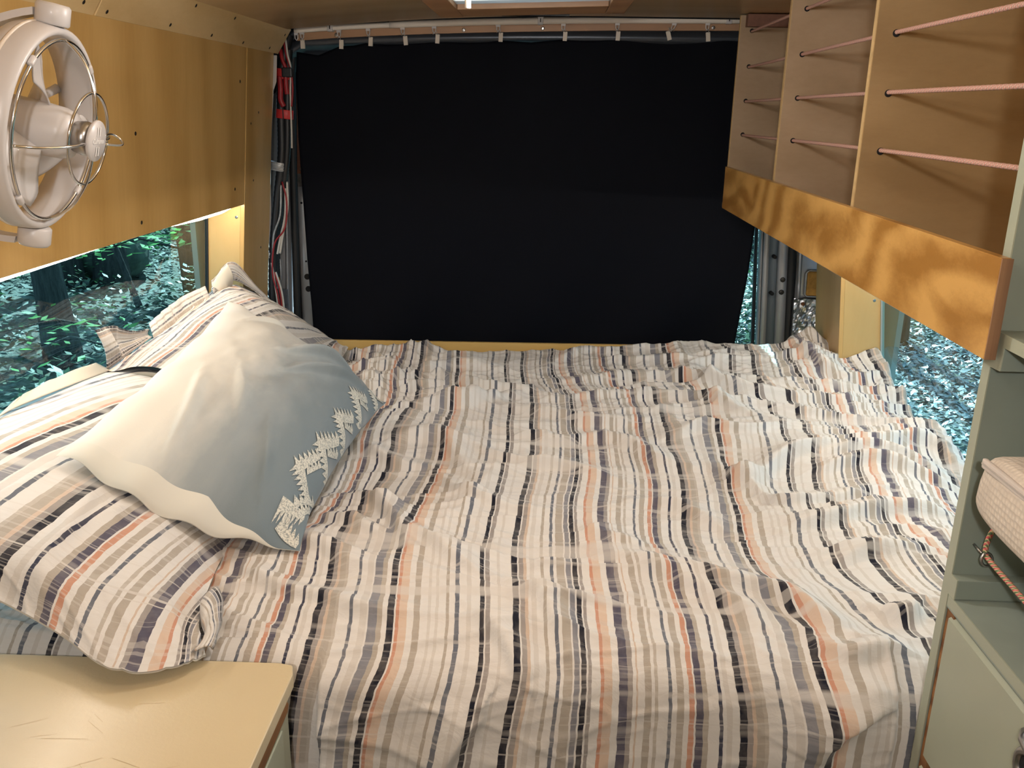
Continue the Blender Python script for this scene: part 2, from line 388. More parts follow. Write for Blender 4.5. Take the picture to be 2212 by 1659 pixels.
# right lining
wr = struct(MB().prism([(rx(1.80), YF, 1.80), (rx(1.24), YF, 1.24), (rx(1.24) + .012, YF, 1.24), (rx(1.80) + .012, YF, 1.80)], (0, 2.428 - YF, 0)).obj('wall_right', M['wall']))
MB().prism([(rx(1.80) - .001, 2.4295, 1.80), (rx(.5) - .001, 2.4295, .5), (rx(.5) + .011, 2.4295, .5), (rx(1.80) + .011, 2.4295, 1.80)], (0, YB - 2.4295, 0)).obj('rear_panel', M['wall'], wr, bevel=.001, seg=1)
gr = lambda z: 0.930 + (1.0 - z) * 0.13
rv2 = reveal('reveal_board', 1, lambda z: rx(z) + .011, gr, YR); rv2.parent = wr
screw((0.908, YR, 1.015), (0, -1, 0), rv2, .0045, 'steel')
MB().box(rx(1.24) + .012, 1.0, .96, YR, 1.252, 1.262).obj('window_header', M['ceil'], wr)
MB().box(rx(.74), 1.0, .96, YR, .70, .712).obj('window_ledge', M['reveal'], wr)
MB().box(rx(1.0), 1.0, .95, .962, .7, 1.26).obj('near_reveal', M['reveal'], wr)
MB().box(.985, 1.0, YF, 2.86, 1.25, 1.80).box(.985, 1.0, YF, 2.86, -.03, .72).box(.985, 1.0, YF, .96, .7, 1.3).box(.985, 1.0, YR + .012, 2.86, .7, 1.3).obj('outer_skin', M['shell'], wr)
w2 = struct(thing('window_2', 'tinted side window under the shelf showing leaf litter', 'window', (.95, 1.7, .74)))
pane(w2, gr, .962, YR - .001, .712, 1.252, 1)
MB().prism([(gr(.712) - .004, YR - .006, .712), (gr(1.252) - .004, YR - .006, 1.252), (gr(1.252) + .006, YR - .006, 1.252), (gr(.712) + .006, YR - .006, .712)], (0, .0055, 0)).obj('rubber_seal', mat('pale_seal', (.35, .37, .34), .5), w2)

# LED strips tucked under the panels over both windows
LEDM = emit('warm_led', (1.0, 0.90, 0.76), LED)
def led(label, pts, r):
    o = MB().tube(pts, r, 6).obj('led_strip', LEDM)
    return setp(o, label, 'light strip', 'warm light strips over the windows')
led('glowing warm light strip under the edge of the left plywood panel', [(lx(1.24) - .020, 1.02, 1.236), (lx(1.24) - .019, 1.30, 1.234), (lx(1.24) - .019, 1.52, 1.2365), (lx(1.24) - .020, 1.75, 1.241), (lx(1.24) - .020, 1.95, 1.240), (lx(1.24) - .018, 2.15, 1.2335), (lx(1.24) - .018, 2.30, 1.2340), (lx(1.24) - .020, 2.40, 1.241)], 0.0045)
led('warm light strip hidden under the shelf over the right window', [(rx(1.22) + .022, 1.02, 1.232), (rx(1.22) + .022, 2.40, 1.232)], 0.0055)
# ceiling lamps (above the frame) that hold the room light; the third is added
for i, (loc, w) in enumerate(PUCKS):
    if w <= 0: continue
    t = thing('ceiling_lamp', ['round ceiling lamp over the near end of the bed', 'round ceiling lamp behind the camera', 'added ceiling lamp brightening the middle and rear of the bed'][i], 'lamp', (loc[0], loc[1], 1.75), 'ceiling lamps')
    MB().lathe((loc[0], loc[1], 1.752), (0, 0, -1), [(.05, 0), (.05, .008), (.043, .011), (.041, .007), (.001, .006)], 28).obj('housing', M['offwhite'], t, True)
    MB().tube([(loc[0] - .045, loc[1], 1.748), (loc[0] - .045, loc[1], loc[2])], .004, 8).obj('stem', M['offwhite'], t, True)  # stem added to reach the lowered light point

# ------------------------------------------------------------------ roof hatch
hz = lambda x: 1.733 + 0.033 * (x + .05)
ht = thing('roof_hatch', 'pale roof hatch in a brown wooden frame on the ceiling', 'hatch', (-.05, 1.95, 1.735))
def slab(x0, x1, y0, y1, t):
    return MB().add([(x0,y0,hz(x0)),(x1,y0,hz(x1)),(x1,y1,hz(x1)),(x0,y1,hz(x0)),(x0,y0,hz(x0)+t),(x1,y0,hz(x1)+t),(x1,y1,hz(x1)+t),(x0,y1,hz(x0)+t)],
                    [(0,3,2,1),(4,5,6,7),(0,1,5,4),(1,2,6,5),(2,3,7,6),(3,0,4,7)])
slab(-.290, -.231, 1.45, 2.435, .03).obj('side_rail', M['pine'], ht, bevel=.002)
slab(.131, .180, 1.45, 2.435, .03).obj('side_rail', M['pine'], ht, bevel=.002)
slab(-.230, .130, 2.258, 2.42, .03).obj('end_rail', M['pine'], ht, bevel=.002)
slab(-.230, .130, 1.45, 1.50, .03).obj('end_rail', M['pine'], ht, bevel=.002)
lidm = slab(-.235, .135, 1.485, 2.266, .004); lidm.v = [(x, y, z + .012) for x, y, z in lidm.v]; lidm.obj('lid', M['hatch'], ht)
MB().box(-.135, .041, 2.445, 2.475, 1.7345, 1.7405).obj('gap_shade', M['black'], ht)  # black box stands in for the shade in the gap behind the frame

# ------------------------------------------------------------------ rear end: pillars, doors, header
back = struct(thing('wall_back', 'silver rear door frame of the van behind the dark curtain', 'wall', (0, 2.8, 0)))
# header roll above the doors with the wooden batten
prof = [(2.80, 1.80), (2.762, 1.75), (2.770, 1.728), (2.757, 1.716), (2.748, 1.700), (2.752, 1.686), (2.776, 1.672), (2.782, 1.655), (2.80, 1.64), (2.86, 1.63)]
prof = [tuple(p) for p in catmull([(a, b, 0) for a, b in prof], 34)[:, :2]]
hx = [-.86, -.80, -.765, -.735, -.70, -.62, -.5, -.3, -.1, .1, .3, .6, .86]
def drop(x): return -0.020 * max(0, .25 - x) ** 2 * 1.3 - (0.10 if x < -.84 else 0.05 if x < -.79 else .018 if x < -.76 else 0)
hv = [(x, y, z + drop(x) + .012) for x in hx for (y, z) in prof]; n = len(prof)
mesh_obj('header', hv, [(i*n + k, i*n + k + 1, (i+1)*n + k + 1, (i+1)*n + k) for i in range(len(hx) - 1) for k in range(n - 1)], M['header'], back, True)
rodp = [(-.755, 1.712), (-.647, 1.721), (-.531, 1.728), (-.328, 1.738), (-.127, 1.745), (.139, 1.752), (.56, 1.757)]
rz = lambda x: float(np.interp(x, [p[0] for p in rodp], [p[1] for p in rodp]))
mb = MB(); bx = np.linspace(-.752, .66, 15)
for x0, x1 in zip(bx[:-1], bx[1:]):
    a, b = rz(x0) - .0, rz(x1) - .0
    mb.add([(x0,2.742,a-.027),(x1,2.742,b-.027),(x1,2.742,b+.004),(x0,2.742,a+.004),(x0,2.76,a-.027),(x1,2.76,b-.027),(x1,2.76,b+.004),(x0,2.76,a+.004)], [(0,1,2,3),(3,2,6,7),(0,4,5,1),(4,7,6,5)])
bat = mb.obj('batten', M['pine'], back)
for x in (-.635, -.26, -.03, .46): screw((x, 2.7415, rz(x) - .019), (0, -1, 0), bat, .0055, 'steel')
# dark roof void above the rod
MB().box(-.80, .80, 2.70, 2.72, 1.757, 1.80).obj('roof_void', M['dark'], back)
MB().box(-1.0, 1.0, 2.93, 2.95, -.03, .70).box(-1.0, 1.0, 2.93, 2.95, 1.62, 1.80).obj('door_skin', M['shell'], back)
MB().box(-1.0, -.985, 2.66, 2.95, 0, 1.8).box(.985, 1.0, 2.66, 2.95, 0, 1.8).obj('corner_skin', M['shell'], back)

# left pillar
pl = thing('door_pillar', 'silver metal pillar with a cable loom beside the left edge of the curtain', 'pillar', (-.84, 2.75, .6), None)
def vstrip(name, m, xz, y, parent, thick=.012, bulge=0.0, n=6):
    """vertical pressed-metal strip; xz rows (z, x0, x1)"""
    v = []; f = []
    for (z, a, b) in xz:
        for k in range(n + 1):
            t = k / n; v.append((a + (b - a) * t, y - bulge * math.sin(math.pi * t), z))
        v.append((b, y + thick, z)); v.append((a, y + thick, z))
    w = n + 3
    for i in range(len(xz) - 1):
        f += [(i*w + k, i*w + (k+1) % w, (i+1)*w + (k+1) % w, (i+1)*w + k) for k in range(w)]
    f += [tuple(range(w)), tuple((len(xz)-1)*w + k for k in range(w))][:2]
    o = mesh_obj(name, v, f, m, parent, True)
    return o
vstrip('pillar_skin', M['silver'], [(.60, -.93, -.835), (.85, -.905, -.832), (1.2, -.88, -.815), (1.45, -.86, -.80), (1.60, -.85, -.785), (1.75, -.84, -.77)], 2.795, pl, .02, .004)
vstrip('pillar_ridge', M['silver'], [(.70, -.852, -.838), (.85, -.85, -.836), (1.2, -.832, -.82), (1.45, -.815, -.806)], 2.79, pl, .012, .006)
MB().box(-.888, -.858, 2.782, 2.79, .955, 1.035).obj('pillar_opening', M['foam'], pl, bevel=.006)
fr = [(-.889,2.783,.955),(-.889,2.783,1.03),(-.882,2.783,1.04),(-.864,2.783,1.04),(-.856,2.783,1.03),(-.856,2.783,.965),(-.864,2.783,.953),(-.882,2.783,.953)]
MB().tube(fr, .004, 6, True).obj('opening_rim', M['silver'], pl, True)
fr2 = [(a + .004, b, c + .115) for a, b, c in fr]
MB().tube(fr2, .003, 6, True).obj('opening_rim', M['silver'], pl, True)
MB().box(-.882, -.836, 2.776, 2.786, .70, .935).obj('dark_patch', mat('grey_blue_patch', (.09, .10, .12), .5, vary=.35, vscale=50), pl, bevel=.002)
MB().tube([(-.818, 2.79, .6), (-.81, 2.79, .9), (-.797, 2.785, 1.3), (-.783, 2.78, 1.6), (-.772, 2.776, 1.66), (-.75, 2.775, 1.69)], .012, 8).obj('door_seal', M['rubber'], pl, True)
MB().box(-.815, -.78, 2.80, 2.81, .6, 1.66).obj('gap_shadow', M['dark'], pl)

# cable loom on the left pillar
lm = thing('cable_loom', 'bundle of black conduits with red tape and loose wires on the left pillar', 'cables', (-.83, 2.73, .8))
def cpath(pts, n=40, dx=0.0): return [(p[0] + dx, p[1], p[2]) for p in catmull(pts, n)]
SX = .022
LO = 2.735
c1 = [(-.895, LO+.01, .70), (-.893, LO, .90), (-.884, LO, 1.05), (-.860, LO, 1.22), (-.838, LO, 1.36), (-.832, LO, 1.48), (-.826, LO, 1.58), (-.81, LO+.01, 1.66), (-.80, LO+.02, 1.70)]
c2 = [(-.885, LO+.02, .98), (-.872, LO+.012, 1.1), (-.845, LO+.005, 1.24), (-.822, LO, 1.36), (-.813, LO, 1.48), (-.806, LO, 1.58), (-.80, LO+.01, 1.66)]
c3 = [(-.86, LO+.02, 1.22), (-.84, LO+.015, 1.32), (-.825, LO+.018, 1.44), (-.818, LO+.015, 1.56)]
def ribbed(pts, r, n=150):
    p = cpath(pts, n, SX); return MB().tube(p, [r * (1.0 + .09 * (i % 2)) for i in range(n)], 10)
ribbed(c1, .0125).obj('conduit', M['black'], lm, True)
ribbed(c2, .0105).obj('conduit', M['black'], lm, True)
ribbed(c3, .012).obj('conduit', M['black'], lm, True)
def wrap(c, ax, r, h, m, name, n=20):
    ax = Vector(ax).normalized()
    o = MB().lathe((0, 0, 0), ax, [(r * .97, -h/2), (r, -h/2 + .001), (r, h/2 - .001), (r * .97, h/2)], n)
    v = [(c[0] + SX + p[0], c[1] + p[1] * .75, c[2] + p[2]) for p in o.v]
    return mesh_obj(name, v, o.f, M[m], lm, True)
wrap((-.821, LO - .001, 1.478), (.1, 0, 1), .0265, .026, 'red', 'red_tape')
MB().box(-.7995, -.7965, LO - .0225, LO - .020, 1.463, 1.493).obj('black_tie', M['black'], lm)
wrap((-.818, LO, 1.592), (.15, 0, 1), .024, .028, 'red', 'red_tape')
MB().box(-.796, -.765, LO - .022, LO - .012, 1.582, 1.61).obj('black_tape', M['black'], lm, bevel=.004)
wrap((-.852, LO + .003, 1.325), (.15, 0, 1), .0265, .026, 'duct', 'grey_tape')
for dz in (-.008, 0, .008): wrap((-.852, LO + .003, 1.325 + dz), (.15, 0, 1), .0275, .0035, 'duct', 'tape_ridge')
wrap((-.892, LO + .004, 1.052), (.1, 0, 1), .0185, .018, 'duct', 'grey_tape')
def wire(pts, r, m, name): return MB().tube(cpath(pts, 36, SX), r, 6).obj(name, M[m], lm, True)
wire([(-.826, LO-.014, 1.585), (-.824, LO-.018, 1.55), (-.826, LO-.017, 1.52), (-.819, LO-.014, 1.50)], .0085, 'redw', 'red_cable')
wire([(-.808, LO-.012, 1.60), (-.808, LO-.014, 1.56), (-.807, LO-.012, 1.535)], .008, 'redw', 'red_cable')
wire([(-.822, LO-.005, 1.66), (-.815, LO-.012, 1.63), (-.803, LO-.012, 1.60)], .006, 'redw', 'red_cable')
wire([(-.812, LO+.0, 1.69), (-.806, LO-.006, 1.65), (-.792, LO-.012, 1.60), (-.789, LO-.014, 1.55), (-.795, LO-.014, 1.50)], .0028, 'redw', 'red_wire')
wire([(-.806, LO, 1.69), (-.80, LO-.008, 1.645), (-.793, LO-.010, 1.61), (-.797, LO-.012, 1.54), (-.80, LO-.012, 1.43), (-.803, LO-.008, 1.38)], .003, 'whitew', 'white_wire')
wire([(-.823, LO-.010, 1.28), (-.826, LO-.012, 1.20), (-.845, LO-.012, 1.12), (-.858, LO-.012, 1.06)], .0035, 'whitew', 'white_wire')
wire([(-.830, LO-.010, 1.26), (-.834, LO-.014, 1.18), (-.853, LO-.014, 1.11), (-.866, LO-.014, 1.058)], .0035, 'whitew', 'white_wire')
wire([(-.842, LO-.012, 1.27), (-.85, LO-.014, 1.18), (-.873, LO-.014, 1.12), (-.88, LO-.014, 1.06)], .003, 'duct', 'grey_wire')
wire([(-.838, LO-.012, 1.28), (-.826, LO-.016, 1.22), (-.836, LO-.018, 1.14), (-.872, LO-.018, 1.09), (-.884, LO-.018, 1.0), (-.872, LO-.018, .93), (-.866, LO-.016, .86), (-.868, LO-.014, .80)], .0028, 'redw', 'red_wire')
wire([(-.886, LO-.014, 1.03), (-.878, LO-.016, .95), (-.874, LO-.015, .88), (-.876, LO-.014, .80)], .0032, 'whitew', 'white_wire')
wire([(-.880, LO-.012, 1.0), (-.866, LO-.013, .94), (-.862, LO-.012, .86), (-.864, LO-.012, .80)], .0028, 'redw', 'red_wire')
wire([(-.876, LO-.010, 1.0), (-.860, LO-.010, .93), (-.855, LO-.010, .82)], .0035, 'whitew', 'white_wire')

# left door leaf: silver frame, hardboard patch and glass
dl = struct(thing('door_1', 'silver rear door leaf at the left edge of the curtain', 'door', (-.4, 2.8, .6)))
vstrip('door_frame', M['silver'], [(.60, -.81, -.745), (.80, -.797, -.742), (1.0, -.797, -.748), (1.20, -.797, -.755), (1.262, -.797, -.757)], 2.80, dl, .02, .006, 8)
vstrip('zinc_patch', M['zinc'], [(1.26, -.800, -.755), (1.318, -.802, -.757)], 2.795, dl, .02, .001)
hb = vstrip('hardboard', M['hard'], [(1.30, -.806, -.755), (1.45, -.803, -.758), (1.60, -.797, -.755)], 2.793, dl, .004, 0)
screw((-.773, 2.7915, 1.315), (0, -1, 0), hb, .006, 'steel')
for (x, z, r) in [(-.773, .975, .0095), (-.771, .935, .0095), (-.779, 1.21, .0035), (-.774, 1.025, .003), (-.768, 1.252, .004)]:
    MB().lathe((x, 2.7925, z), (0, -1, 0), [(r, -.002), (r, .0012), (r * .8, .0014)], 16).obj('hole', M['dark'], dl)
def rearpane(x0, x1, parent): return mesh_obj('glass_pane', [(x0, 2.86, .66), (x1, 2.86, .66), (x1, 2.86, 1.62), (x0, 2.86, 1.62)], [(0, 1, 2, 3)], M['glass'], parent)
rearpane(-.75, -.02, dl)
MB().box(-.05, .01, 2.82, 2.87, .6, 1.64).obj('centre_post', M['silver'], dl)
MB().box(-.86, -.02, 2.82, 2.90, .45, .66).obj('lower_skin', M['silver'], dl)

# right door leaf and pillar
dr = struct(thing('door_2', 'silver rear door leaf with teal glass at the right edge of the curtain', 'door', (.4, 2.8, .6)))
def rs(name, m, xa, xb, y, bulge, parent=dr, thick=.014, z0=.60, z1=1.45):
    # the leaf leans: lower end lies further out
    k = 0.062
    return vstrip(name, m, [(z, xa - k * (z - 1.0), xb - k * (z - 1.0)) for z in (z0, .8, 1.0, 1.2, z1)], y, parent, thick, bulge, 8)
rs('glass_seal', M['rubber'], .668, .678, 2.84, .003)
rs('door_frame', M['silver'], .677, .689, 2.815, .006)
rs('door_frame', M['silver'], .688, .706, 2.805, .003)
rs('recess', mat('blue_grey_recess', (.12, .15, .18), .4, .3), .705, .742, 2.822, -.004)
rs('door_frame', M['silver'], .733, .766, 2.80, .008)
rearpane(.01, .70, dr)
for i, z in enumerate(np.arange(.76, 1.30, .0265)):
    MB().box(.40, .69, 2.857, 2.8585, z, z + .0012).obj('heater_line', M['black'], dr)
for (x, z, r) in [(.719, 1.072, .006), (.722, .955, .006), (.742, 1.04, .0025), (.757, .905, .0025)]:
    MB().lathe((x, 2.80, z), (0, -1, 0), [(r, -.02), (r, .0015), (r * .7, .002)], 14).obj('hole', M['dark'], dr)
for z in (1.002, .962): MB().lathe((.749, 2.793, z), (0, -1, 0), [(.0085, -.01), (.0085, .001), (.006, .003), (.002, .003)], 8).obj('bolt', M['screw'], dr, True)
MB().box(.01, .86, 2.82, 2.90, .45, .66).obj('lower_skin', M['silver'], dr)

pr = thing('door_pillar', 'silver metal pillar with foil insulation in the right rear corner', 'pillar', (.8, 2.79, .6))
MB().tube([(.795, 2.80, .6), (.788, 2.80, .8), (.775, 2.80, 1.0), (.762, 2.80, 1.2), (.75, 2.8, 1.45)], .0125, 8).obj('door_seal', M['rubber'], pr, True)
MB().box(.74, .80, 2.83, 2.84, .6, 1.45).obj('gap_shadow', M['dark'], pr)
vstrip('pillar_skin', M['silver'], [(.60, .803, .93), (.94, .795, .90), (1.0, .793, .90), (1.45, .765, .87)], 2.80, pr, .02, .003)
vstrip('pillar_ridge', M['silver'], [(.94, .798, .812), (1.0, .795, .808), (1.45, .768, .782)], 2.797, pr, .012, .007)
MB().box(.823, .90, 2.79, 2.797, .953, 1.03).obj('pillar_opening', M['foam'], pr, bevel=.006)
fr = [(.822,2.79,.957),(.820,2.79,1.025),(.827,2.79,1.034),(.90,2.79,1.034),(.90,2.79,.950),(.829,2.79,.950)]
MB().tube(fr, .0035, 6, True).obj('opening_rim', M['silver'], pr, True)
fv = []; ff = []
N1, N2 = 22, 34
for i in range(N1):
    for j in range(N2):
        x = .789 + .11 * i / (N1-1); z = .70 + .245 * j / (N2-1)
        fv.append((x, 2.786 + .006 * float(noise2(np.array(x*90.), np.array(z*55.))) + .004 * float(noise2(np.array(x*170.+9), np.array(z*150.))), z))
ff = [(i*N2+j, (i+1)*N2+j, (i+1)*N2+j+1, i*N2+j+1) for i in range(N1-1) for j in range(N2-1)]
mesh_obj('foil_patch', fv, ff, M['foil'], pr, False)
MB().lathe((.818, 2.782, .928), (0, -1, 0), [(.006, -.004), (.006, .002), (.003, .003)], 8).obj('bolt', mat('rust', (.16, .06, .02), .8), pr, True)
MB().tube([(.787, 2.785, .70), (.79, 2.783, .86), (.787, 2.784, .94), (.82, 2.784, .947), (.90, 2.784, .943)], .0025, 5).obj('foil_edge', M['rubber'], pr, True)

# ------------------------------------------------------------------ curtain, rod and clips
cn_ = NT('navy_blackout_cloth')
cnz = cn_.noise(cn_.coord('Object', (300, 300, 300)), 1, 2)
cn_.l(cn_.ramp(cnz, [(0.3, (.0012, .0017, .0042)), (0.7, (.0016, .0024, .0060))]), cn_.b.inputs['Base Color'])
cn_.b.inputs['Roughness'].default_value = 0.75; cn_.b.inputs['Specular IOR Level'].default_value = .12
M['curtain'] = cn_.m
TE = [(-.755,1.655),(-.69,1.646),(-.626,1.672),(-.583,1.675),(-.541,1.684),(-.489,1.679),(-.435,1.685),(-.341,1.691),(-.25,1.688),(-.155,1.695),(-.06,1.690),(.033,1.700),(.115,1.699),(.189,1.706),(.263,1.705),(.339,1.708),(.449,1.707),(.542,1.708),(.66,1.705)]
LE = [(1.66,-.757),(1.58,-.763),(1.406,-.765),(1.226,-.761),(1.039,-.758),(.889,-.754),(.70,-.752)]
RE = [(1.72,.64),(1.30,.640),(1.185,.636),(1.013,.628),(.812,.608),(.70,.60)]
NX, NZ = 150, 110; cv = []; 
for j in range(NZ):
    t = j / (NZ - 1)
    for i in range(NX):
        s = i / (NX - 1)
        xt = -.757 + s * (.645 + .757)
        ztop = float(np.interp(xt, [p[0] for p in TE], [p[1] for p in TE]))
        z = ztop + (0.70 - ztop) * t
        xl = float(np.interp(-z, [-p[0] for p in LE], [p[1] for p in LE])); xr = float(np.interp(-z, [-p[0] for p in RE], [p[1] for p in RE]))
        x = xl + (xr - xl) * s
        y = 2.752 + .006 * math.sin(x * 9 + 1.5 * math.sin(z * 3)) * (1 - .6 * t) + .004 * math.sin(x * 23) * math.exp(-t * 9)
        y += .010 * sstep(.55, 1., t) * math.sin((x - .55 * z) * 15 + 1) + .008 * sstep(.5, 1, t) * float(noise2(np.array(x*6.), np.array(z*4.)))
        cv.append((x, y, z))
cf = [(j*NX+i, (j+1)*NX+i, (j+1)*NX+i+1, j*NX+i+1) for j in range(NZ-1) for i in range(NX-1)]
cur = mesh_obj('curtain', cv, cf, M['curtain'], None, True)
setp(cur, 'dark navy blackout curtain hanging over the rear doors', 'curtain')
so = cur.modifiers.new('thickness', 'SOLIDIFY'); so.thickness = .0015

rod = thing('curtain_rod', 'white telescopic curtain rod under the ceiling', 'curtain rod', (-.1, 2.73, 1.74))
pts = catmull([(x, 2.73, z) for x, z in rodp], 40)
k = 15
MB().tube([tuple(p) for p in pts[:k+1]], .0078, 14).obj('thin_tube', M['offwhite'], rod, True)
MB().tube([tuple(p) for p in pts[k:]], .0095, 14).obj('thick_tube', M['offwhite'], rod, True)
for x in (-.648, -.037, .50):
    m = MB().box(x-.008, x+.008, 2.718, 2.742, rz(x)-.0105, rz(x)+.0125); m.box(x-.011, x+.011, 2.722, 2.742, rz(x)+.0095, rz(x)+.0125)
    b = m.obj('bracket', M['white'], rod, bevel=.0015)
    MB().box(x-.0015, x+.0015, 2.7172, 2.7182, rz(x)-.004, rz(x)+.006).obj('bracket_notch', M['screw'], b)
ORD = ['first', 'second', 'third', 'fourth', 'fifth', 'sixth', 'seventh', 'eighth', 'ninth', 'tenth']
CL = [(-.733,-.736,1.676,0),(-.624,-.621,1.677,3),(-.538,-.534,1.686,4),(-.437,-.431,1.690,-5),(-.345,-.337,1.696,4),(-.159,-.152,1.703,2),(.029,.035,1.708,3),(.184,.188,1.711,3),(.346,.334,1.714,-16),(.441,.447,1.712,-6)]
for i, (xr_, xc, zcl, ang) in enumerate(CL):
    lab = ORD[i] + ' curtain clip from the left on the white rod'
    if ang == -16: lab = 'slanting curtain clip, ninth from the left on the white rod'
    t = thing('curtain_clip', lab, 'curtain clip', (xr_, 2.73, rz(xr_)), 'clips holding the curtain')
    zr = rz(xr_) - .008
    if i == 0: zr = rz(xr_) - .006
    dx = -.0035 if ang == -16 else 0
    m = MB().box(xr_-.0065, xr_+.0065, 2.726, 2.734, zr-.006, zr+.001)
    m.tube([(xr_-.0045, 2.73, zr-.005), (xr_-.0040+dx, 2.73, zr-.014), (xr_+dx*1.5, 2.73, zr-.019), (xr_+.0040+dx, 2.73, zr-.014), (xr_+.0045, 2.73, zr-.005)], .0016, 6)
    m.obj('runner', M['white'], t, bevel=0)
    MB().tube([tuple(p) for p in catmull([(xr_+.004+dx, 2.73, zr-.022), (xr_+dx, 2.728, zr-.0165), (xr_-.004+dx, 2.73, zr-.022), (xc-.002, 2.732, zcl+.021), (xc, 2.734, zcl+.010)], 18)], .0009, 5).obj('hook', M['steel'], t, True)
    a = math.radians(ang); m = MB()
    m.box(-.006, .006, -.003, .0, -.0125, .0125); m.box(-.0055, .0055, .004, .007, -.0115, .011); m.box(-.0045, .0045, -.001, .005, -.0, .003)
    m.v = [(xc + p[0]*math.cos(a) + p[2]*math.sin(a), 2.744 + p[1], zcl + p[2]*math.cos(a) - p[0]*math.sin(a)) for p in m.v]
    m.obj('clip', M['clip'], t)
t = setp(MB().box(-.7555, -.7445, 2.726, 2.734, rz(-.75)-.013, rz(-.75)-.006).tube([(-.7545,2.73,rz(-.75)-.012),(-.754,2.73,rz(-.75)-.022),(-.75,2.73,rz(-.75)-.027),(-.746,2.73,rz(-.75)-.022),(-.7455,2.73,rz(-.75)-.012)], .0016, 6).obj('rod_glider', M['white']), 'empty white glider at the far left end of the curtain rod', 'glider')

# ------------------------------------------------------------------ right shelf unit
XS = .482; DY = [2.55, 2.02, 1.485]
sh = thing('overhead_shelf', 'long plywood shelf with upright dividers and an amber front lip', 'shelf', (.65, 1.75, 1.25))
MB().box(.494, rx(1.25) - .001, .992, 2.565, 1.248, 1.260).obj('base_board', M['shelf'], sh)
mb = MB().add([(.482, .952, 1.247), (.482, 2.50, 1.251), (.482, 2.50, 1.363), (.482, .952, 1.359), (.494, .952, 1.247), (.494, 2.50, 1.251), (.494, 2.50, 1.363), (.494, .952, 1.359)],
              [(0,1,2,3),(4,7,6,5),(0,4,5,1),(3,2,6,7),(0,3,7,4),(1,5,6,2)])
lip = mb.obj('front_lip', M['lip'], sh, bevel=.001, seg=1)
MB().box(.4825, .4945, .9500, .9519, 1.2475, 1.3585).obj('end_grain', M['ply_end'], sh)
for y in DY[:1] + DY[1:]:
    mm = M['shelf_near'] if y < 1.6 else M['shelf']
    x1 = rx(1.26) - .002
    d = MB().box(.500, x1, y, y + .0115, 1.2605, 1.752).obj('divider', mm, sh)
    MB().box(.4985, .500, y, y + .0115, 1.2605, 1.752).obj('divider_edge', M['plyedge'], d)
    for z in (1.714, 1.624, 1.5355, 1.447):
        MB().lathe((.531, y - .0004, z), (0, -1, 0), [(.0058, -.001), (.0058, .0003), (.0045, .0006)], 14).obj('rope_hole', M['dark'], d)
MB().box(.512, .76, 2.520, 2.549, 1.722, 1.753).obj('cleat', M['hard'], sh, bevel=.001)
# braided shock cord through the dividers
kc = NT('braided_cord'); sp = kc.n('ShaderNodeSeparateXYZ'); kc.l(kc.coord('Object'), sp.inputs[0])
w1_ = kc.math('FRACT', kc.math('MULTIPLY', sp.outputs[1], 210)); w2_ = kc.math('FRACT', kc.math('MULTIPLY_ADD', sp.outputs[2], 260, kc.math('MULTIPLY', sp.outputs[1], 105)))
c_ = kc.mix(kc.math('GREATER_THAN', w1_, .5), c4((.50, .40, .33)), c4((.56, .20, .17)))
c_ = kc.mix(kc.math('MULTIPLY', kc.math('GREATER_THAN', w2_, .72), .6), c_, c4((.22, .20, .14)))
kc.l(c_, kc.b.inputs['Base Color']); kc.b.inputs['Roughness'].default_value = .7
M['cord'] = kc.m
for z, nm in ((1.714, 'topmost'), (1.624, 'second'), (1.5355, 'third'), (1.447, 'lowest')):
    n = 220; pp = [(.531, .99 + (2.552 - .99) * i / (n-1), z + .0015 * math.sin(i * .02)) for i in range(n)]
    o = MB().tube(pp, [.0032 * (1 + .12 * (i % 2)) for i in range(n)], 8).obj('shelf_cord', M['cord'], None, True)
    setp(o, {'topmost': 'topmost pink braided cord strung through the shelf dividers', 'second': 'second pink braided cord from the top across the shelf', 'third': 'third pink braided cord from the top across the shelf', 'lowest': 'lowest pink braided cord strung just above the shelf lip'}[nm], 'cord', 'pink cords across the overhead shelf')

# ------------------------------------------------------------------ green cabinet on the right
XC = .502
cb_ = thing('tall_cabinet', 'tall sage green cabinet with open shelves at the right edge', 'cabinet', (.65, .5, 0))
MB().box(XC + .0015, .80, .974, .990, 0, 1.75).obj('end_panel', M['green_shade'], cb_)
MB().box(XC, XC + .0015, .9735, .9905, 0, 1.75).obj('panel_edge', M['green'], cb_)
MB().box(.785, .80, -.6, .974, 0, 1.75).obj('back_panel', M['green_shade'], cb_)
s1 = MB().box(XC + .001, .785, -.6, .9735, 1.261, 1.2755).obj('shelf_board', M['green_shade'], cb_)
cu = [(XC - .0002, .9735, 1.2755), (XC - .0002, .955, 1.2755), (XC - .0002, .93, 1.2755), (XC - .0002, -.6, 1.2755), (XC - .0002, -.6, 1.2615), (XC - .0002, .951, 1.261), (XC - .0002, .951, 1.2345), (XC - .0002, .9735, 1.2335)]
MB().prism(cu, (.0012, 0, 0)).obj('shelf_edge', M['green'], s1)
MB().box(XC + .001, .785, .951, .9738, 1.2345, 1.261).obj('shelf_cleat', M['green_shade'], cb_)
MB().box(XC + .001, .785, .957, .9738, .9455, .9715).obj('shelf_cleat', M['green_shade'], cb_, bevel=.0015)
MB().box(XC - .0004, XC + .001, .957, .9736, .9455, .9715).obj('cleat_end', M['green'], cb_)
s2 = MB().box(XC + .001, .785, -.6, .9738, .927, .9450).obj('shelf_board', mat('sage_counter', (.26, .31, .275), .45, vary=.05), cb_)
MB().box(XC - .0005, XC + .001, -.6, .970, .931, .9450).obj('shelf_edge', M['green'], s2)
MB().box(XC + .003, XC + .02, .955, .9735, .40, .929).obj('raw_stile', M['rawwood'], cb_)
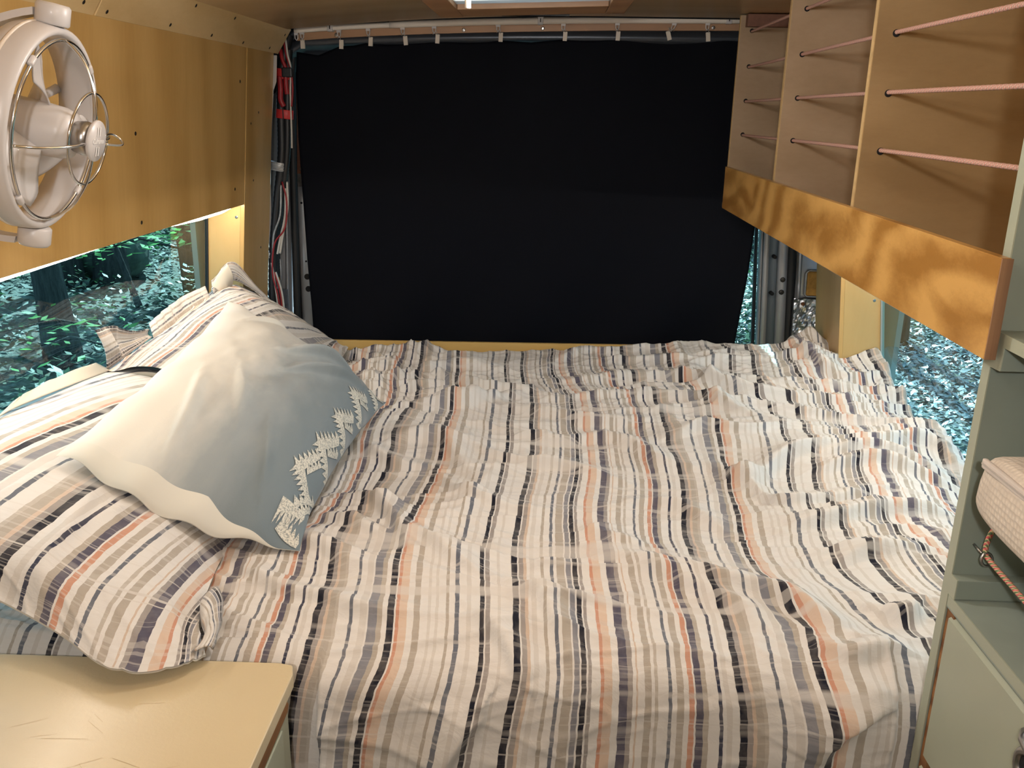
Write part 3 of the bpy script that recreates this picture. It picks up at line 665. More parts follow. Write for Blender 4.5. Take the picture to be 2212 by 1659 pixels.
def cdoor(y0, y1, z0, z1):
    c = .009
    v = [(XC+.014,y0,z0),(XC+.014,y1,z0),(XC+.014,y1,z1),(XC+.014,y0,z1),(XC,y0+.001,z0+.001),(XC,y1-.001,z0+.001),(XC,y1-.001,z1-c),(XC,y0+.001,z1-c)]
    return MB().add(v, [(4,5,6,7),(0,4,7,3),(1,2,6,5),(3,7,6,2),(0,1,5,4),(0,3,2,1)]).obj('door', [M['green'], M['green_shade']], cb_)
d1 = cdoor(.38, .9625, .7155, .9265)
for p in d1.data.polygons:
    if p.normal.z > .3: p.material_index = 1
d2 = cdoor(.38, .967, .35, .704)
# ring pull
lt = MB(); yc, zc_ = .7505, .8745
lt.tube([(XC - .004, yc + .019*math.cos(a), zc_ + .019*math.sin(a)) for a in np.linspace(0, 2*math.pi, 25)[:-1]], .0052, 10, True)
lt.tube([(XC + .0, yc + .022, zc_ + .030), (XC - .004, yc + .012, zc_ + .028), (XC - .006, yc - .01, zc_ + .024), (XC - .004, yc - .03, zc_ + .016)], [.006, .0085, .0085, .006], 10)
lt.lathe((XC, yc, zc_), (-1, 0, 0), [(.024, 0), (.024, .002), (.018, .003)], 24)
lt.obj('pull_handle', M['steel'], d1, True)
MB().lathe((XC - .0005, yc, zc_), (-1, 0, 0), [(.014, 0), (.014, .0045), (.012, .005)], 24).obj('keyhole', M['dark'], d1.parent)

# cream pouch in the cabinet
pk = NT('cream_quilted_fabric'); vo = pk.n('ShaderNodeTexVoronoi'); pk.l(pk.coord('Object', (150, 150, 150)), vo.inputs['Vector']); vo.inputs['Scale'].default_value = 1.0; vo.inputs['Randomness'].default_value = .25
pk.l(pk.ramp(vo.outputs['Distance'], [(0.0, (.74, .66, .57)), (.22, (.66, .585, .50)), (.6, (.57, .50, .43))]), pk.b.inputs['Base Color'])
pk.b.inputs['Roughness'].default_value = .9; pk.bump(vo.outputs['Distance'], .5, .003)
po = thing('zip_pouch', 'cream quilted zip pouch hanging in the green cabinet', 'pouch', (.56, .8, 1.03))
def superbox(c, hx, hy, hz, n=28, m=18, e=.45, fn=None):
    v = []; f = []
    sg = lambda a: math.copysign(abs(a) ** e, a)
    for i in range(m + 1):
        th = -math.pi/2 + math.pi * i / m
        for j in range(n):
            ph = 2*math.pi*j/n
            p = (hx*sg(math.cos(th))*sg(math.cos(ph)), hy*sg(math.cos(th))*sg(math.sin(ph)), hz*sg(math.sin(th)))
            if fn: p = fn(*p)
            v.append((c[0]+p[0], c[1]+p[1], c[2]+p[2]))
    f = [(i*n+j, i*n+(j+1) % n, (i+1)*n+(j+1) % n, (i+1)*n+j) for i in range(m) for j in range(n)]
    return v, f
pv, pf = superbox((.525, .685, 1.118), .052, .250, .041, 44, 26, .36, lambda x, y, z: (x * (1 - .10 * sstep(0, .04, z)), y + (-.012 * (z + .04) / .08 if y > 0 else 0), z))
mesh_obj('bag', pv, pf, pk.m, po, True)
MB().box(.4765, .482, .48, .905, 1.139, 1.150).obj('zip_tape', mat('pale_tape', (.60, .54, .50), .8), po, bevel=.002)
zt_ = MB(); zt_.box(.4755, .477, .48, .903, 1.1438, 1.1456); zt_.obj('zip_teeth', mat('zip_teeth', (.45, .41, .38), .5), po)
mesh_obj('contents', *superbox((.535, .68, 1.160), .036, .19, .012, 24, 10, .6), mat('dark_contents', (.10, .065, .045), .8, vary=.7, vscale=60), po, True)
# bungee and its eye
kb = NT('rainbow_cord'); sp = kb.n('ShaderNodeSeparateXYZ'); kb.l(kb.coord('Object'), sp.inputs[0])
ph = kb.math('MULTIPLY_ADD', sp.outputs[2], 130, kb.math('MULTIPLY', sp.outputs[1], 130)); a1 = kb.math('FRACT', ph); a2 = kb.math('FRACT', kb.math('MULTIPLY_ADD', sp.outputs[0], 300, kb.math('MULTIPLY', ph, 1.5)))
c_ = kb.mix(kb.math('GREATER_THAN', a1, .5), c4((.62, .10, .12)), c4((.10, .16, .08))); c_ = kb.mix(kb.math('GREATER_THAN', a2, .66), c_, c4((.62, .48, .26)))
kb.l(c_, kb.b.inputs['Base Color']); kb.b.inputs['Roughness'].default_value = .7
bp = [(.531, .90, 1.085), (.5305, .95, 1.045), (.528, .958, 1.018), (.529, .955, 1.006)]
bq = [(.529, .955, 1.006), (.53, .93, 1.003), (.53, .87, 1.0), (.53, .70, .99), (.53, .5, .985)]
o = MB().tube(cpath(bp, 30) + cpath(bq, 60)[1:], .0031, 8).obj('bungee_cord', kb.m, None, True)
setp(o, 'pink and green bungee cord running from the pouch to a hook', 'cord')
ey = thing('eye_hook', 'small steel eye hook screwed into the green cabinet panel', 'hook', (.529, .955, 1.004))
MB().tube([(.529 + .0065*math.cos(a), .953 + .002*math.sin(a), 1.003 + .0075*math.sin(a)) for a in np.linspace(0, 2*math.pi, 21)[:-1]], .0017, 7, True).obj('ring', M['steel'], ey, True)
MB().tube([(.524, .957, 1.009), (.522, .975, 1.012)], .0017, 7).obj('shank', M['steel'], ey, True)

# ------------------------------------------------------------------ near counter on the left
kw = NT('cream_worktop')
nz = kw.noise(kw.coord('Object'), 160, 3, .6); nl = kw.noise(kw.coord('Object', (2, 2, 2)), 2.0, 3)
kw.l(kw.ramp(nl, [(.3, (.57, .47, .30)), (.7, (.62, .525, .345))]), kw.b.inputs['Base Color'])
kw.b.inputs['Roughness'].default_value = .32; kw.b.inputs['Coat Weight'].default_value = .2; kw.b.inputs['Coat Roughness'].default_value = .2; kw.bump(nz, .16, .002)
ct = thing('counter_top', 'glossy cream painted worktop in the near left corner', 'worktop', (-.6, .4, .78))
poly = [(-.90, .979, .779), (-.335, .985, .779), (-.318, .981, .779), (-.3125, .962, .779), (-.306, -.4, .779), (-.90, -.4, .779)]
MB().prism(poly, (0, 0, .021)).obj('slab', kw.m, ct, bevel=.003, seg=3)
sc = MB()
for _ in range(16):
    x, y, a, L = random.uniform(-.62, -.40), random.uniform(.72, .90), random.uniform(-.9, .9), random.uniform(.01, .06)
    dx, dy = math.cos(a)*L, math.sin(a)*L; nx_, ny_ = -math.sin(a)*.00025, math.cos(a)*.00025
    sc.add([(x-nx_, y-ny_, .80025), (x+dx-nx_, y+dy-ny_, .80025), (x+dx+nx_, y+dy+ny_, .80025), (x+nx_, y+ny_, .80025)], [(0,1,2,3)])
setp(sc.obj('scratches', mat('scratch', (.52, .40, .24), .6), ct), kind='stuff')
lc = thing('base_cabinet', 'sage green cabinet under the cream worktop', 'cabinet', (-.6, .4, 0))
MB().box(-.862, -.325, -.4, .970, 0, .778).obj('body', M['green'], lc, bevel=.002)
rwv = [(-.3235, .957, .7775), (-.3235, .975, .749), (-.3235, .968, .742), (-.3235, .86, .738), (-.3235, .60, .742), (-.3235, .2, .741), (-.3235, .2, .7775)]
MB().prism([(p[0] - .004, p[1] - .008, p[2]) for p in rwv], (.005, 0, 0)).obj('raw_edge', M['rawwood'], lc)
MB().box(-.326, -.3215, -.4, .935, .30, .734).obj('door', M['green'], lc, bevel=.0015)

# ------------------------------------------------------------------ bed base and mattress
bb = thing('bed_base', 'plywood bed platform with a pale rear board', 'bed', (0, 1.8, 0))
MB().add([(-.84,2.61,.55),(.835,2.61,.55),(.835,2.61,.828),(-.84,2.61,.8115),(-.84,2.622,.55),(.835,2.622,.55),(.835,2.622,.828),(-.84,2.622,.8115)], [(0,1,2,3),(4,7,6,5),(3,2,6,7),(0,3,7,4),(1,5,6,2),(0,4,5,1)]).obj('rear_board', M['trim'], bb, bevel=.001, seg=1)
MB().box(-.84, .83, 1.06, 2.61, .55, .57).obj('platform', M['trim'], bb)
MB().box(-.84, .83, 1.07, 1.09, 0, .55).obj('front_board', M['trim'], bb)
mt = setp(MB().box(-.84, .83, 1.05, 2.59, .572, .745).obj('mattress', M['sheet'], None, bevel=.04, seg=3), 'pale mattress under the striped duvet', 'mattress')

STRIPES=[
 (-0.107,[(-0.378,1.13),(-0.384,1.243),(-0.386,1.346),(-0.378,1.072),(-0.377,1.012),(-0.375,1.434),(-0.37,1.545),(-0.371,1.687),(-0.386,1.796)]),
 (0,[(-0.322,0.965),(-0.314,0.999),(-0.316,1.051),(-0.319,1.087),(-0.319,1.147),(-0.325,1.234),(-0.335,1.33),(-0.327,1.373),(-0.325,1.464),(-0.325,1.562),(-0.313,1.637),(-0.317,1.749),(-0.319,1.839),(-0.314,1.958),(-0.317,2.125),(-0.342,2.235),(-0.361,2.483)]),
 (0.177,[(-0.24,0.828),(-0.224,0.928),(-0.215,0.97),(-0.202,1.0),(-0.205,1.087),(-0.218,1.214),(-0.22,1.347),(-0.221,1.387),(-0.218,1.51),(-0.209,1.645),(-0.21,1.782),(-0.215,1.967),(-0.218,2.075),(-0.225,2.209),(-0.24,2.387),(-0.26,2.594)]),
 (0.408,[(-0.098,0.836),(-0.089,0.89),(-0.079,0.958),(-0.072,0.999),(-0.074,1.066),(-0.08,1.164),(-0.091,1.324),(-0.088,1.348),(-0.082,1.494),(-0.076,1.647),(-0.071,1.778),(-0.077,2.02),(-0.082,2.21),(-0.103,2.341),(-0.109,2.561)]),
 (0.497,[(-0.039,0.873),(-0.03,0.944),(-0.021,0.99),(-0.027,1.07),(-0.031,1.187),(-0.038,1.304),(-0.039,1.384),(-0.031,1.544),(-0.019,1.723),(-0.023,1.923),(-0.028,2.141),(-0.048,2.263),(-0.061,2.405),(-0.066,2.581)]),
 (0.647,[(0.065,0.844),(0.066,0.914),(0.069,0.983),(0.067,1.059),(0.065,1.195),(0.062,1.375),(0.078,1.669),(0.081,1.807),(0.075,1.993),(0.072,2.15),(0.047,2.26),(0.028,2.575)]),
 (0.893,[(0.216,0.851),(0.215,0.899),(0.214,0.961),(0.211,1.05),(0.214,1.149),(0.208,1.249),(0.197,1.371),(0.2,1.446),(0.222,1.647),(0.218,1.759),(0.219,1.874),(0.224,2.047),(0.222,2.137),(0.2,2.233),(0.168,2.368),(0.164,2.638)]),
 (1,[(0.285,0.865),(0.28,0.94),(0.272,0.994),(0.272,1.073),(0.277,1.166),(0.261,1.253),(0.257,1.358),(0.261,1.451),(0.287,1.652),(0.277,1.804),(0.285,2.008),(0.287,2.121),(0.263,2.239),(0.231,2.374),(0.23,2.59)]),
 (1.177,[(0.398,0.883),(0.396,0.958),(0.382,0.999),(0.386,1.065),(0.392,1.148),(0.37,1.208),(0.369,1.275),(0.356,1.366),(0.365,1.459),(0.378,1.623),(0.396,1.825),(0.401,1.966),(0.407,2.106),(0.388,2.226),(0.361,2.461),(0.355,2.675)]),
 (1.408,[(0.518,2.726),(0.531,2.252),(0.565,2.099),(0.566,2.0),(0.548,1.902),(0.534,1.793),(0.509,1.687),(0.497,1.584),(0.502,1.532),(0.507,1.483),(0.498,1.411),(0.495,1.337),(0.52,1.223),(0.536,1.175)]),
 (1.497,[(0.589,2.682),(0.605,2.486),(0.585,2.269),(0.634,2.187),(0.626,2.029),(0.607,1.934),(0.595,1.842),(0.57,1.721),(0.547,1.575),(0.538,1.461),(0.547,1.409),(0.567,1.321),(0.574,1.246),(0.583,1.195)]),
]
FOLDS=[
 (16,22,[(0.033,2.284),(0.254,2.314),(0.39,2.293),(0.493,2.212),(0.673,2.179),(0.856,2.169)]),
 (14,20,[(0.033,2.12),(0.201,2.158),(0.368,2.139),(0.432,2.087),(0.481,2.026)]),
 (12,22,[(-0.117,1.887),(0.031,1.811),(0.129,1.845),(0.197,1.798),(0.245,1.727),(0.292,1.706)]),
 (12,18,[(0.285,1.842),(0.329,1.874),(0.378,1.896),(0.462,1.886),(0.559,1.946)]),
 (18,22,[(0.371,1.683),(0.402,1.65),(0.416,1.621)]),
 (16,20,[(0.416,1.621),(0.499,1.743),(0.569,1.788),(0.638,1.821)]),
 (12,24,[(0.105,1.319),(0.179,1.272),(0.225,1.24),(0.271,1.202),(0.307,1.168),(0.323,1.131)]),
 (16,24,[(0.226,1.291),(0.273,1.239),(0.318,1.223),(0.363,1.208),(0.398,1.179),(0.424,1.138),(0.441,1.107)]),
 (14,22,[(0.382,1.103),(0.418,1.045),(0.451,1.048),(0.479,1.049),(0.489,1.015),(0.497,0.987)]),
 (22,34,[(0.373,0.869),(0.394,0.921),(0.413,0.947),(0.439,0.967),(0.477,0.986)]),
 (10,18,[(-0.062,1.221),(-0.016,1.188),(0.013,1.149),(0.03,1.081),(0.053,1.014)]),
 (10,18,[(-0.092,1.11),(-0.058,1.072),(-0.027,1.018),(-0.011,0.984)]),
 (12,20,[(-0.222,1.335),(-0.191,1.317),(-0.135,1.257),(-0.081,1.221)]),
 (10,18,[(-0.435,1.306),(-0.351,1.266),(-0.292,1.22),(-0.217,1.211)]),
 (10,16,[(-0.486,1.228),(-0.393,1.164),(-0.315,1.137),(-0.24,1.104)]),
 (18,22,[(-0.133,0.834),(-0.108,0.886),(-0.073,0.942)]),
 (14,20,[(-0.34,2.392),(-0.222,2.264),(-0.157,2.191),(-0.08,2.171),(-0.003,2.143)]),
 (16,22,[(-0.328,1.997),(-0.25,2.004),(-0.194,2.02),(-0.148,2.059),(-0.027,2.172)]),
 (14,24,[(-0.315,1.757),(-0.229,1.781),(-0.194,1.751),(-0.15,1.641)]),
 (14,18,[(-0.365,1.485),(-0.315,1.47),(-0.278,1.428),(-0.238,1.352),(-0.215,1.286)]),
 (14,22,[(0.729,2.543),(0.748,2.452),(0.798,2.344),(0.901,2.299)]),
 (16,26,[(0.476,2.584),(0.633,2.704),(0.751,2.628),(0.852,2.525),(0.92,2.469)]),
 (14,18,[(0.614,1.844),(0.749,1.864),(0.868,1.897),(0.91,1.817)]),
 (12,16,[(0.587,1.771),(0.736,1.826),(0.871,1.761)]),
 (14,18,[(0.575,1.707),(0.705,1.74),(0.843,1.697)]),
 (14,20,[(0.432,1.436),(0.521,1.461),(0.627,1.508),(0.758,1.537)]),
 (14,20,[(0.427,1.595),(0.465,1.535),(0.521,1.55),(0.665,1.614)]),
 (12,18,[(0.499,1.339),(0.576,1.36),(0.671,1.367)]),
 (16,20,[(0.513,1.181),(0.545,1.158),(0.572,1.186)]),
 (12,18,[(-0.434,2.214),(-0.355,2.353),(-0.231,2.412),(-0.123,2.376)]),
 (12,16,[(-0.366,2.102),(-0.292,2.166),(-0.206,2.155)]),
 (10,16,[(-0.127,1.743),(-0.037,1.687),(0.049,1.681),(0.151,1.641)]),
 (8,14,[(-0.213,1.636),(-0.137,1.519),(-0.056,1.475),(0.055,1.483)]),
 (10,18,[(0.008,2.389),(0.118,2.547),(0.227,2.533)]),
 (9,16,[(-0.472,1.769),(-0.404,1.733),(-0.302,1.665),(-0.216,1.659)]),
 (9,16,[(-0.387,1.392),(-0.323,1.361),(-0.25,1.316)]),
 (12,20,[(-0.105,2.053),(0.032,1.979),(0.14,1.94),(0.272,1.968)]),
 (10,18,[(0.142,1.51),(0.222,1.537),(0.287,1.501),(0.341,1.429)]),
 (9,20,[(0.07,1.427),(0.131,1.361),(0.185,1.348)]),
]
# ------------------------------------------------------------------ duvet
M['duvet'] = striped('striped_duvet_cotton', 0.8)
NX, NS = 520, 600
X0, X1, S0, S1 = -.955, .975, .44, 2.635
gxs = np.linspace(X0, X1, NX); gss = np.linspace(S0, S1, NS)
GX, GS = np.meshgrid(gxs, gss)
# where the printed stripes run over the cloth (u = repeats), smooth thin-plate fit
pts_ = np.array([(x, s) for u, pp in STRIPES for x, s in pp]); us = np.array([u for u, pp in STRIPES for _ in pp])
extra = [(-.95, s, (-.95 + .318) / .60) for s in (.5, 1.2, 1.9, 2.6)] + [(.95, s, 1.0 + (.95 - .285) / .60) for s in (.5, 1.2, 1.9, 2.6)]
pts_ = np.vstack([pts_, [(a, b) for a, b, _ in extra]]); us = np.concatenate([us, [c for _, _, c in extra]])
def tk(a, b):
    r2 = ((a[:, None, :] - b[None, :, :]) ** 2).sum(-1); return 0.5 * r2 * np.log(r2 + 1e-9)
n = len(pts_); A = np.zeros((n + 3, n + 3)); A[:n, :n] = tk(pts_, pts_) + 0.0012 * np.eye(n)
A[:n, n] = 1; A[:n, n+1:] = pts_; A[n, :n] = 1; A[n+1:, :n] = pts_.T
w_ = np.linalg.solve(A, np.concatenate([us, np.zeros(3)]))
cx, cs = np.linspace(X0, X1, 100), np.linspace(S0, S1, 110); CX, CS = np.meshgrid(cx, cs); q = np.stack([CX.ravel(), CS.ravel()], 1)
CU = (tk(q, pts_) @ w_[:n] + w_[n] + q @ w_[n+1:]).reshape(CX.shape)
fi = (GX - X0) / (X1 - X0) * 99; fj = (GS - S0) / (S1 - S0) * 109
i0 = np.clip(fi.astype(int), 0, 98); j0 = np.clip(fj.astype(int), 0, 108); a = fi - i0; b = fj - j0
GU = CU[j0, i0]*(1-a)*(1-b) + CU[j0, i0+1]*a*(1-b) + CU[j0+1, i0]*(1-a)*b + CU[j0+1, i0+1]*a*b
# base sheet: flat top, rounded front edge, hanging front
def path(s):
    y = np.maximum(s, 1.0); z = .80 - np.maximum(1.0 - s, 0); return y, z
r = .085; BY = np.zeros_like(GS); BZ = np.zeros_like(GS)
for k in np.linspace(-r, r, 15):
    y, z = path(GS + k); BY += y / 15; BZ += z / 15
top = sstep(.95, 1.07, GS)
# wrinkles
H = np.zeros_like(GX)
wx = GX + .05 * noise2(GX*3+5, GS*3+2); ws = GS + .05 * noise2(GX*2.5+15, GS*3+32)
def ridged(ax, ay, th, seed, p=2.0):
    a_ = wx*math.cos(th) + ws*math.sin(th); b_ = -wx*math.sin(th) + ws*math.cos(th)
    return (1 - np.abs(noise2(a_*ax + seed, b_*ay + seed*1.7))) ** p
far = sstep(1.55, 2.1, GS); amp = (.55 + .6 * far + .25 * sstep(.25, .8, GX) * sstep(1.1, 1.4, GS))
patch = np.clip(.7 + 1.0 * noise2(GX*3.1+40, GS*3.3+7), .12, 1.5)
H += .019 * amp * patch * (ridged(2.2, 9.5, -.16, 11.3, 3) - .3)
H += .013 * amp * patch * (ridged(4.0, 17, .22, 27.7, 3) - .3)
H += .0070 * (amp * .8 + .15) * (ridged(7, 30, -.35, 51.1, 3) - .3)
H += .0042 * (amp * .8 + .10) * (ridged(16, 44, .35, 77.1, 3) - .3)
H += .016 * noise2(GX*2.6+3, GS*3.1+9) * top + .006 * noise2(GX*6+13, GS*7+19)
cr = sstep(-.28, -.42, GX) * sstep(1.95, 2.2, GS) + .5 * sstep(-.22, -.36, GX) * sstep(1.75, 1.95, GS)
H += np.clip(cr, 0, 1) * (.022 * (ridged(9, 13, .7, 5.5, 2.5) - .4) + .015 * (ridged(16, 22, -.5, 15.5, 2.5) - .4))
low = sstep(-.33, -.5, GX) * sstep(1.5, 1.1, GS) + sstep(-.2, -.35, GX) * sstep(1.45, 1.2, GS) * sstep(1.0, 1.1, GS)
H += np.clip(low, 0, 1) * .010 * (ridged(5, 24, -.35, 35.5, 2.5) - .4)
def seg_d(px, py, ax, ay, bx, by):
    dx, dy = bx-ax, by-ay; L2 = dx*dx+dy*dy; t = np.clip(((px-ax)*dx+(py-ay)*dy)/L2, 0, 1)
    ex, ey = px-ax-t*dx, py-ay-t*dy; d = np.hypot(ex, ey); sg = np.where(dx*ey-dy*ex > 0, 1.0, -1.0)
    return d*sg, t
for hmm, wmm, pp in FOLDS:
    P = catmull([(x, s, 0) for x, s in pp], 4 * len(pp))[:, :2]; w0 = wmm / 1000; best = np.full(GX.shape, 9.0); tt = np.zeros(GX.shape)
    m = (GX > P[:, 0].min() - .12) & (GX < P[:, 0].max() + .12) & (GS > P[:, 1].min() - .12) & (GS < P[:, 1].max() + .12)
    if not m.any(): continue
    gx_, gs_ = GX[m], GS[m]; bd = np.full(gx_.shape, 9.0); bt = np.zeros(gx_.shape)
    for k in range(len(P) - 1):
        d, t = seg_d(gx_, gs_, *P[k], *P[k+1]); c = np.abs(d) < np.abs(bd); bd = np.where(c, d, bd); bt = np.where(c, (k + t) / (len(P) - 1), bt)
    ww = np.where(bd > 0, w0 * 1.7, w0 * .55)
    H[m] += 2.1 * hmm / 1000 * np.exp(-(bd / ww) ** 2) * np.clip(np.sin(np.pi * np.clip(bt, .03, .97)), 0, 1) ** .5
# large shape
YY = BY
rise = np.interp(GX, [.15, .384, .59, .73, .86], [0, .018, .042, .058, .048]) * sstep(2.05, 2.55, YY)
BZ += (rise + np.interp(GX, [-.6, .25], [-.006, .008]) * sstep(2.2, 2.6, YY)) * top
BZ += .045 * np.exp(-((GX - .775) / .045) ** 2 - ((YY - 2.585) / .05) ** 2)
BZ -= .045 * sstep(1.98, 1.75, YY) * sstep(.70, .95, GX) * top
BZ += .030 * np.exp(-((GX + .33) / .12) ** 2 - ((YY - 1.86) / .13) ** 2)
rearroll = sstep(2.575, 2.632, GS + .012 * noise2(GX*9, GS*0+3)); side = sstep(.935, .972, GX)
pin = np.where((GX < -.29) | (GX > .48), sstep(1.0, 1.10, GS), 1.0)        # squeezed between the cabinets
H *= np.where(GS < 1.05, pin, 1)
BZ = BZ + H * top - .10 * rearroll - .12 * side
BY = BY - np.maximum(H, -.003) * (1 - top) * .8 - np.clip(.02 * noise2(GX*5+1, GS*1.2+4), -.004, .03) * (1 - top) * np.where((GX < -.29) | (GX > .48), 0, 1)
BY = np.where(((GX < -.30) | (GX > .492)) & (BY < .994), .994, BY); BY = np.minimum(BY, 2.604)
beyond = ((GX < lx(.8) + .004) | (GX > rx(.8) - .004)) & (BY > 2.428)      # cloth stops at the window reveals
V = np.stack([GX, BY, BZ], -1).reshape(-1, 3)
idx = np.arange(NX * NS).reshape(NS, NX)
F = np.stack([idx[:-1, :-1], idx[:-1, 1:], idx[1:, 1:], idx[1:, :-1]], -1).reshape(-1, 4)
F = F[~beyond.reshape(-1)[F].any(1)]
def grid_obj(name, V, F, m, uv, parent=None):
    me = bpy.data.meshes.new(name); me.vertices.add(len(V)); me.vertices.foreach_set('co', V.astype(np.float32).ravel())
    me.loops.add(F.size); me.loops.foreach_set('vertex_index', F.astype(np.int32).ravel())
    me.polygons.add(len(F)); me.polygons.foreach_set('loop_start', np.arange(0, F.size, 4, dtype=np.int32))
    me.polygons.foreach_set('use_smooth', np.ones(len(F), dtype=bool))
    layer = me.uv_layers.new(name='UVMap'); layer.data.foreach_set('uv', uv.astype(np.float32)[F.ravel()].ravel())
    me.materials.append(m); me.update(calc_edges=True); me.validate()
    o = bpy.data.objects.new(name, me); col.objects.link(o)
    if parent is not None:
        o.parent = parent; o.matrix_parent_inverse = Matrix.Translation(parent.location).inverted()
    return o
UV = np.stack([GU, GS + .012 * noise2(GX*5, GS*5)], -1).reshape(-1, 2)
dv = grid_obj('duvet', V, F, M['duvet'], UV)
setp(dv, 'rumpled cream duvet with navy, taupe and orange painted stripes covering the bed', 'duvet')

# ------------------------------------------------------------------ pillows
M['pcase'] = striped('striped_pillow_cotton', 1.5, .8)
M['pcase_back'] = mat('pale_pillow_back', (.62, .58, .50), .85, spec=.15)
def netsurf(net, n, m):
    """net[t][s] of 3D control points -> (n t-rows) x (m s-columns)"""
    rows = [catmull(r_, m) for r_ in net]
    return np.stack([catmull([rows[i][j] for i in range(len(rows))], n) for j in range(m)], 1)
def normals(P):
    du = np.gradient(P, axis=1); dw = np.gradient(P, axis=0); nn = np.cross(du, dw); nn /= np.linalg.norm(nn, axis=-1, keepdims=True) + 1e-9
    return np.where(nn[..., 2:3] < 0, -nn, nn)
def gfaces(n, m, off=0):
    id_ = np.arange(n * m).reshape(n, m) + off
    return np.stack([id_[:-1, :-1], id_[:-1, 1:], id_[1:, 1:], id_[1:, :-1]], -1).reshape(-1, 4)
# A: striped pillow lying against the left window
netA = [
 [(-.86,1.02,.925),(-.715,.998,.872),(-.615,.962,.848),(-.525,.920,.826),(-.455,.942,.818),(-.432,.978,.812)],
 [(-.89,1.09,.945),(-.78,1.07,.935),(-.68,1.06,.912),(-.595,1.05,.882),(-.52,1.06,.848),(-.478,1.07,.812)],
 [(-.922,1.26,.972),(-.82,1.25,.975),(-.715,1.25,.955),(-.625,1.25,.915),(-.555,1.26,.865),(-.505,1.26,.812)],
 [(-.932,1.46,.978),(-.83,1.45,.985),(-.72,1.45,.965),(-.62,1.45,.92),(-.55,1.45,.865),(-.505,1.45,.812)],
 [(-.932,1.76,.962),(-.83,1.76,.955),(-.72,1.75,.925),(-.62,1.72,.88),(-.55,1.7,.845),(-.505,1.7,.812)],
 [(-.932,1.93,.90),(-.83,1.93,.88),(-.72,1.92,.86),(-.62,1.88,.84),(-.55,1.83,.825),(-.505,1.8,.81)]]
NA, MA = 150, 130
PA_ = netsurf(netA, NA, MA); NAn = normals(PA_)
tA, sA = np.meshgrid(np.linspace(0, 1, NA), np.linspace(0, 1, MA), indexing='ij')
hA = .0035 * noise2(sA*7+3, tA*6) + .003 * (1 - np.abs(noise2(sA*10 + tA*8, sA*9 - tA*3 + 7))) ** 3 + .004 * (1 - np.abs(noise2(sA*4 - tA*5 + 3, tA*3 + 17))) ** 4
hA += .006 * np.exp(-((sA - .42 - .35*(tA-.2)) / .03) ** 2) * sstep(.05, .2, tA) * sstep(.55, .3, tA)
PA_ = PA_ + NAn * hA[..., None]
PA_[..., 0] = np.maximum(PA_[..., 0], gx(1.0) + .012)
uA = .107 - .56 * (sA - .75 * tA) + .012 * noise2(sA*3, tA*3); vA = tA * .75 + .03 * sA
pA = thing('striped_pillow', 'striped pillow lying flat against the left window beside the worktop', 'pillow', (-.7, 1.3, .81), 'striped pillows on the bed')
grid_obj('pillow_case', PA_.reshape(-1, 3), gfaces(NA, MA), M['pcase'], np.stack([uA, vA], -1).reshape(-1, 2), pA)
und = PA_.copy(); und[..., 2] -= .003 + .10 * sstep(.02, .25, tA) * (np.sin(np.pi * sA)) ** .6; und[..., 2] = np.maximum(und[..., 2], np.minimum(.806, PA_[..., 2] - .002))
grid_obj('pillow_back', und.reshape(-1, 3), gfaces(NA, MA), M['pcase_back'], np.stack([uA, vA], -1).reshape(-1, 2), pA)
def flap(name, inner, outer, m, parent, n=60, k=10, ruff=.006, fr=7.0, uvs=(0, 1, 0, .06), bulge=.0, seed=0.):
    a = catmull(inner, n); b = catmull(outer, n); t = np.linspace(0, 1, k)[None, :, None]
    P = a[:, None, :] * (1 - t) + b[:, None, :] * t; N = normals(P)
    ss = np.linspace(0, 1, n)[:, None]; off = ruff * np.sin(ss * fr * 6.28 + 2.5 * noise2(ss*6 + seed, ss*0 + seed)) * t[..., 0] + bulge * np.sin(np.pi * t[..., 0])
    P = P + N * off[..., None]
    U = uvs[0] + (uvs[1] - uvs[0]) * t[..., 0] + 0 * ss; W = uvs[2] + (uvs[3] - uvs[2]) * ss + 0 * t[..., 0]
    o = grid_obj(name, P.reshape(-1, 3), gfaces(n, k), m, np.stack([U, W], -1).reshape(-1, 2), parent)
    s_ = o.modifiers.new('thickness', 'SOLIDIFY'); s_.thickness = .0025; s_.offset = 0
    return o
flap('flange', [(-.900,1.72,.970),(-.905,1.55,.985),(-.915,1.42,.992),(-.92,1.36,.99)], [(-.918,1.70,.992),(-.926,1.57,1.0),(-.926,1.47,1.002),(-.924,1.42,.999)], M['pcase_back'], pA, ruff=.002, fr=3)
flap('flange', [(-.47,1.06,.818),(-.455,1.03,.820),(-.44,1.00,.822),(-.445,.965,.824)], [(-.475,1.115,.818),(-.455,1.10,.835),(-.432,1.04,.826),(-.428,.985,.812)], M['pcase'], pA, ruff=.006, fr=1.6, uvs=(.50, .66, 0, .15), bulge=.012)

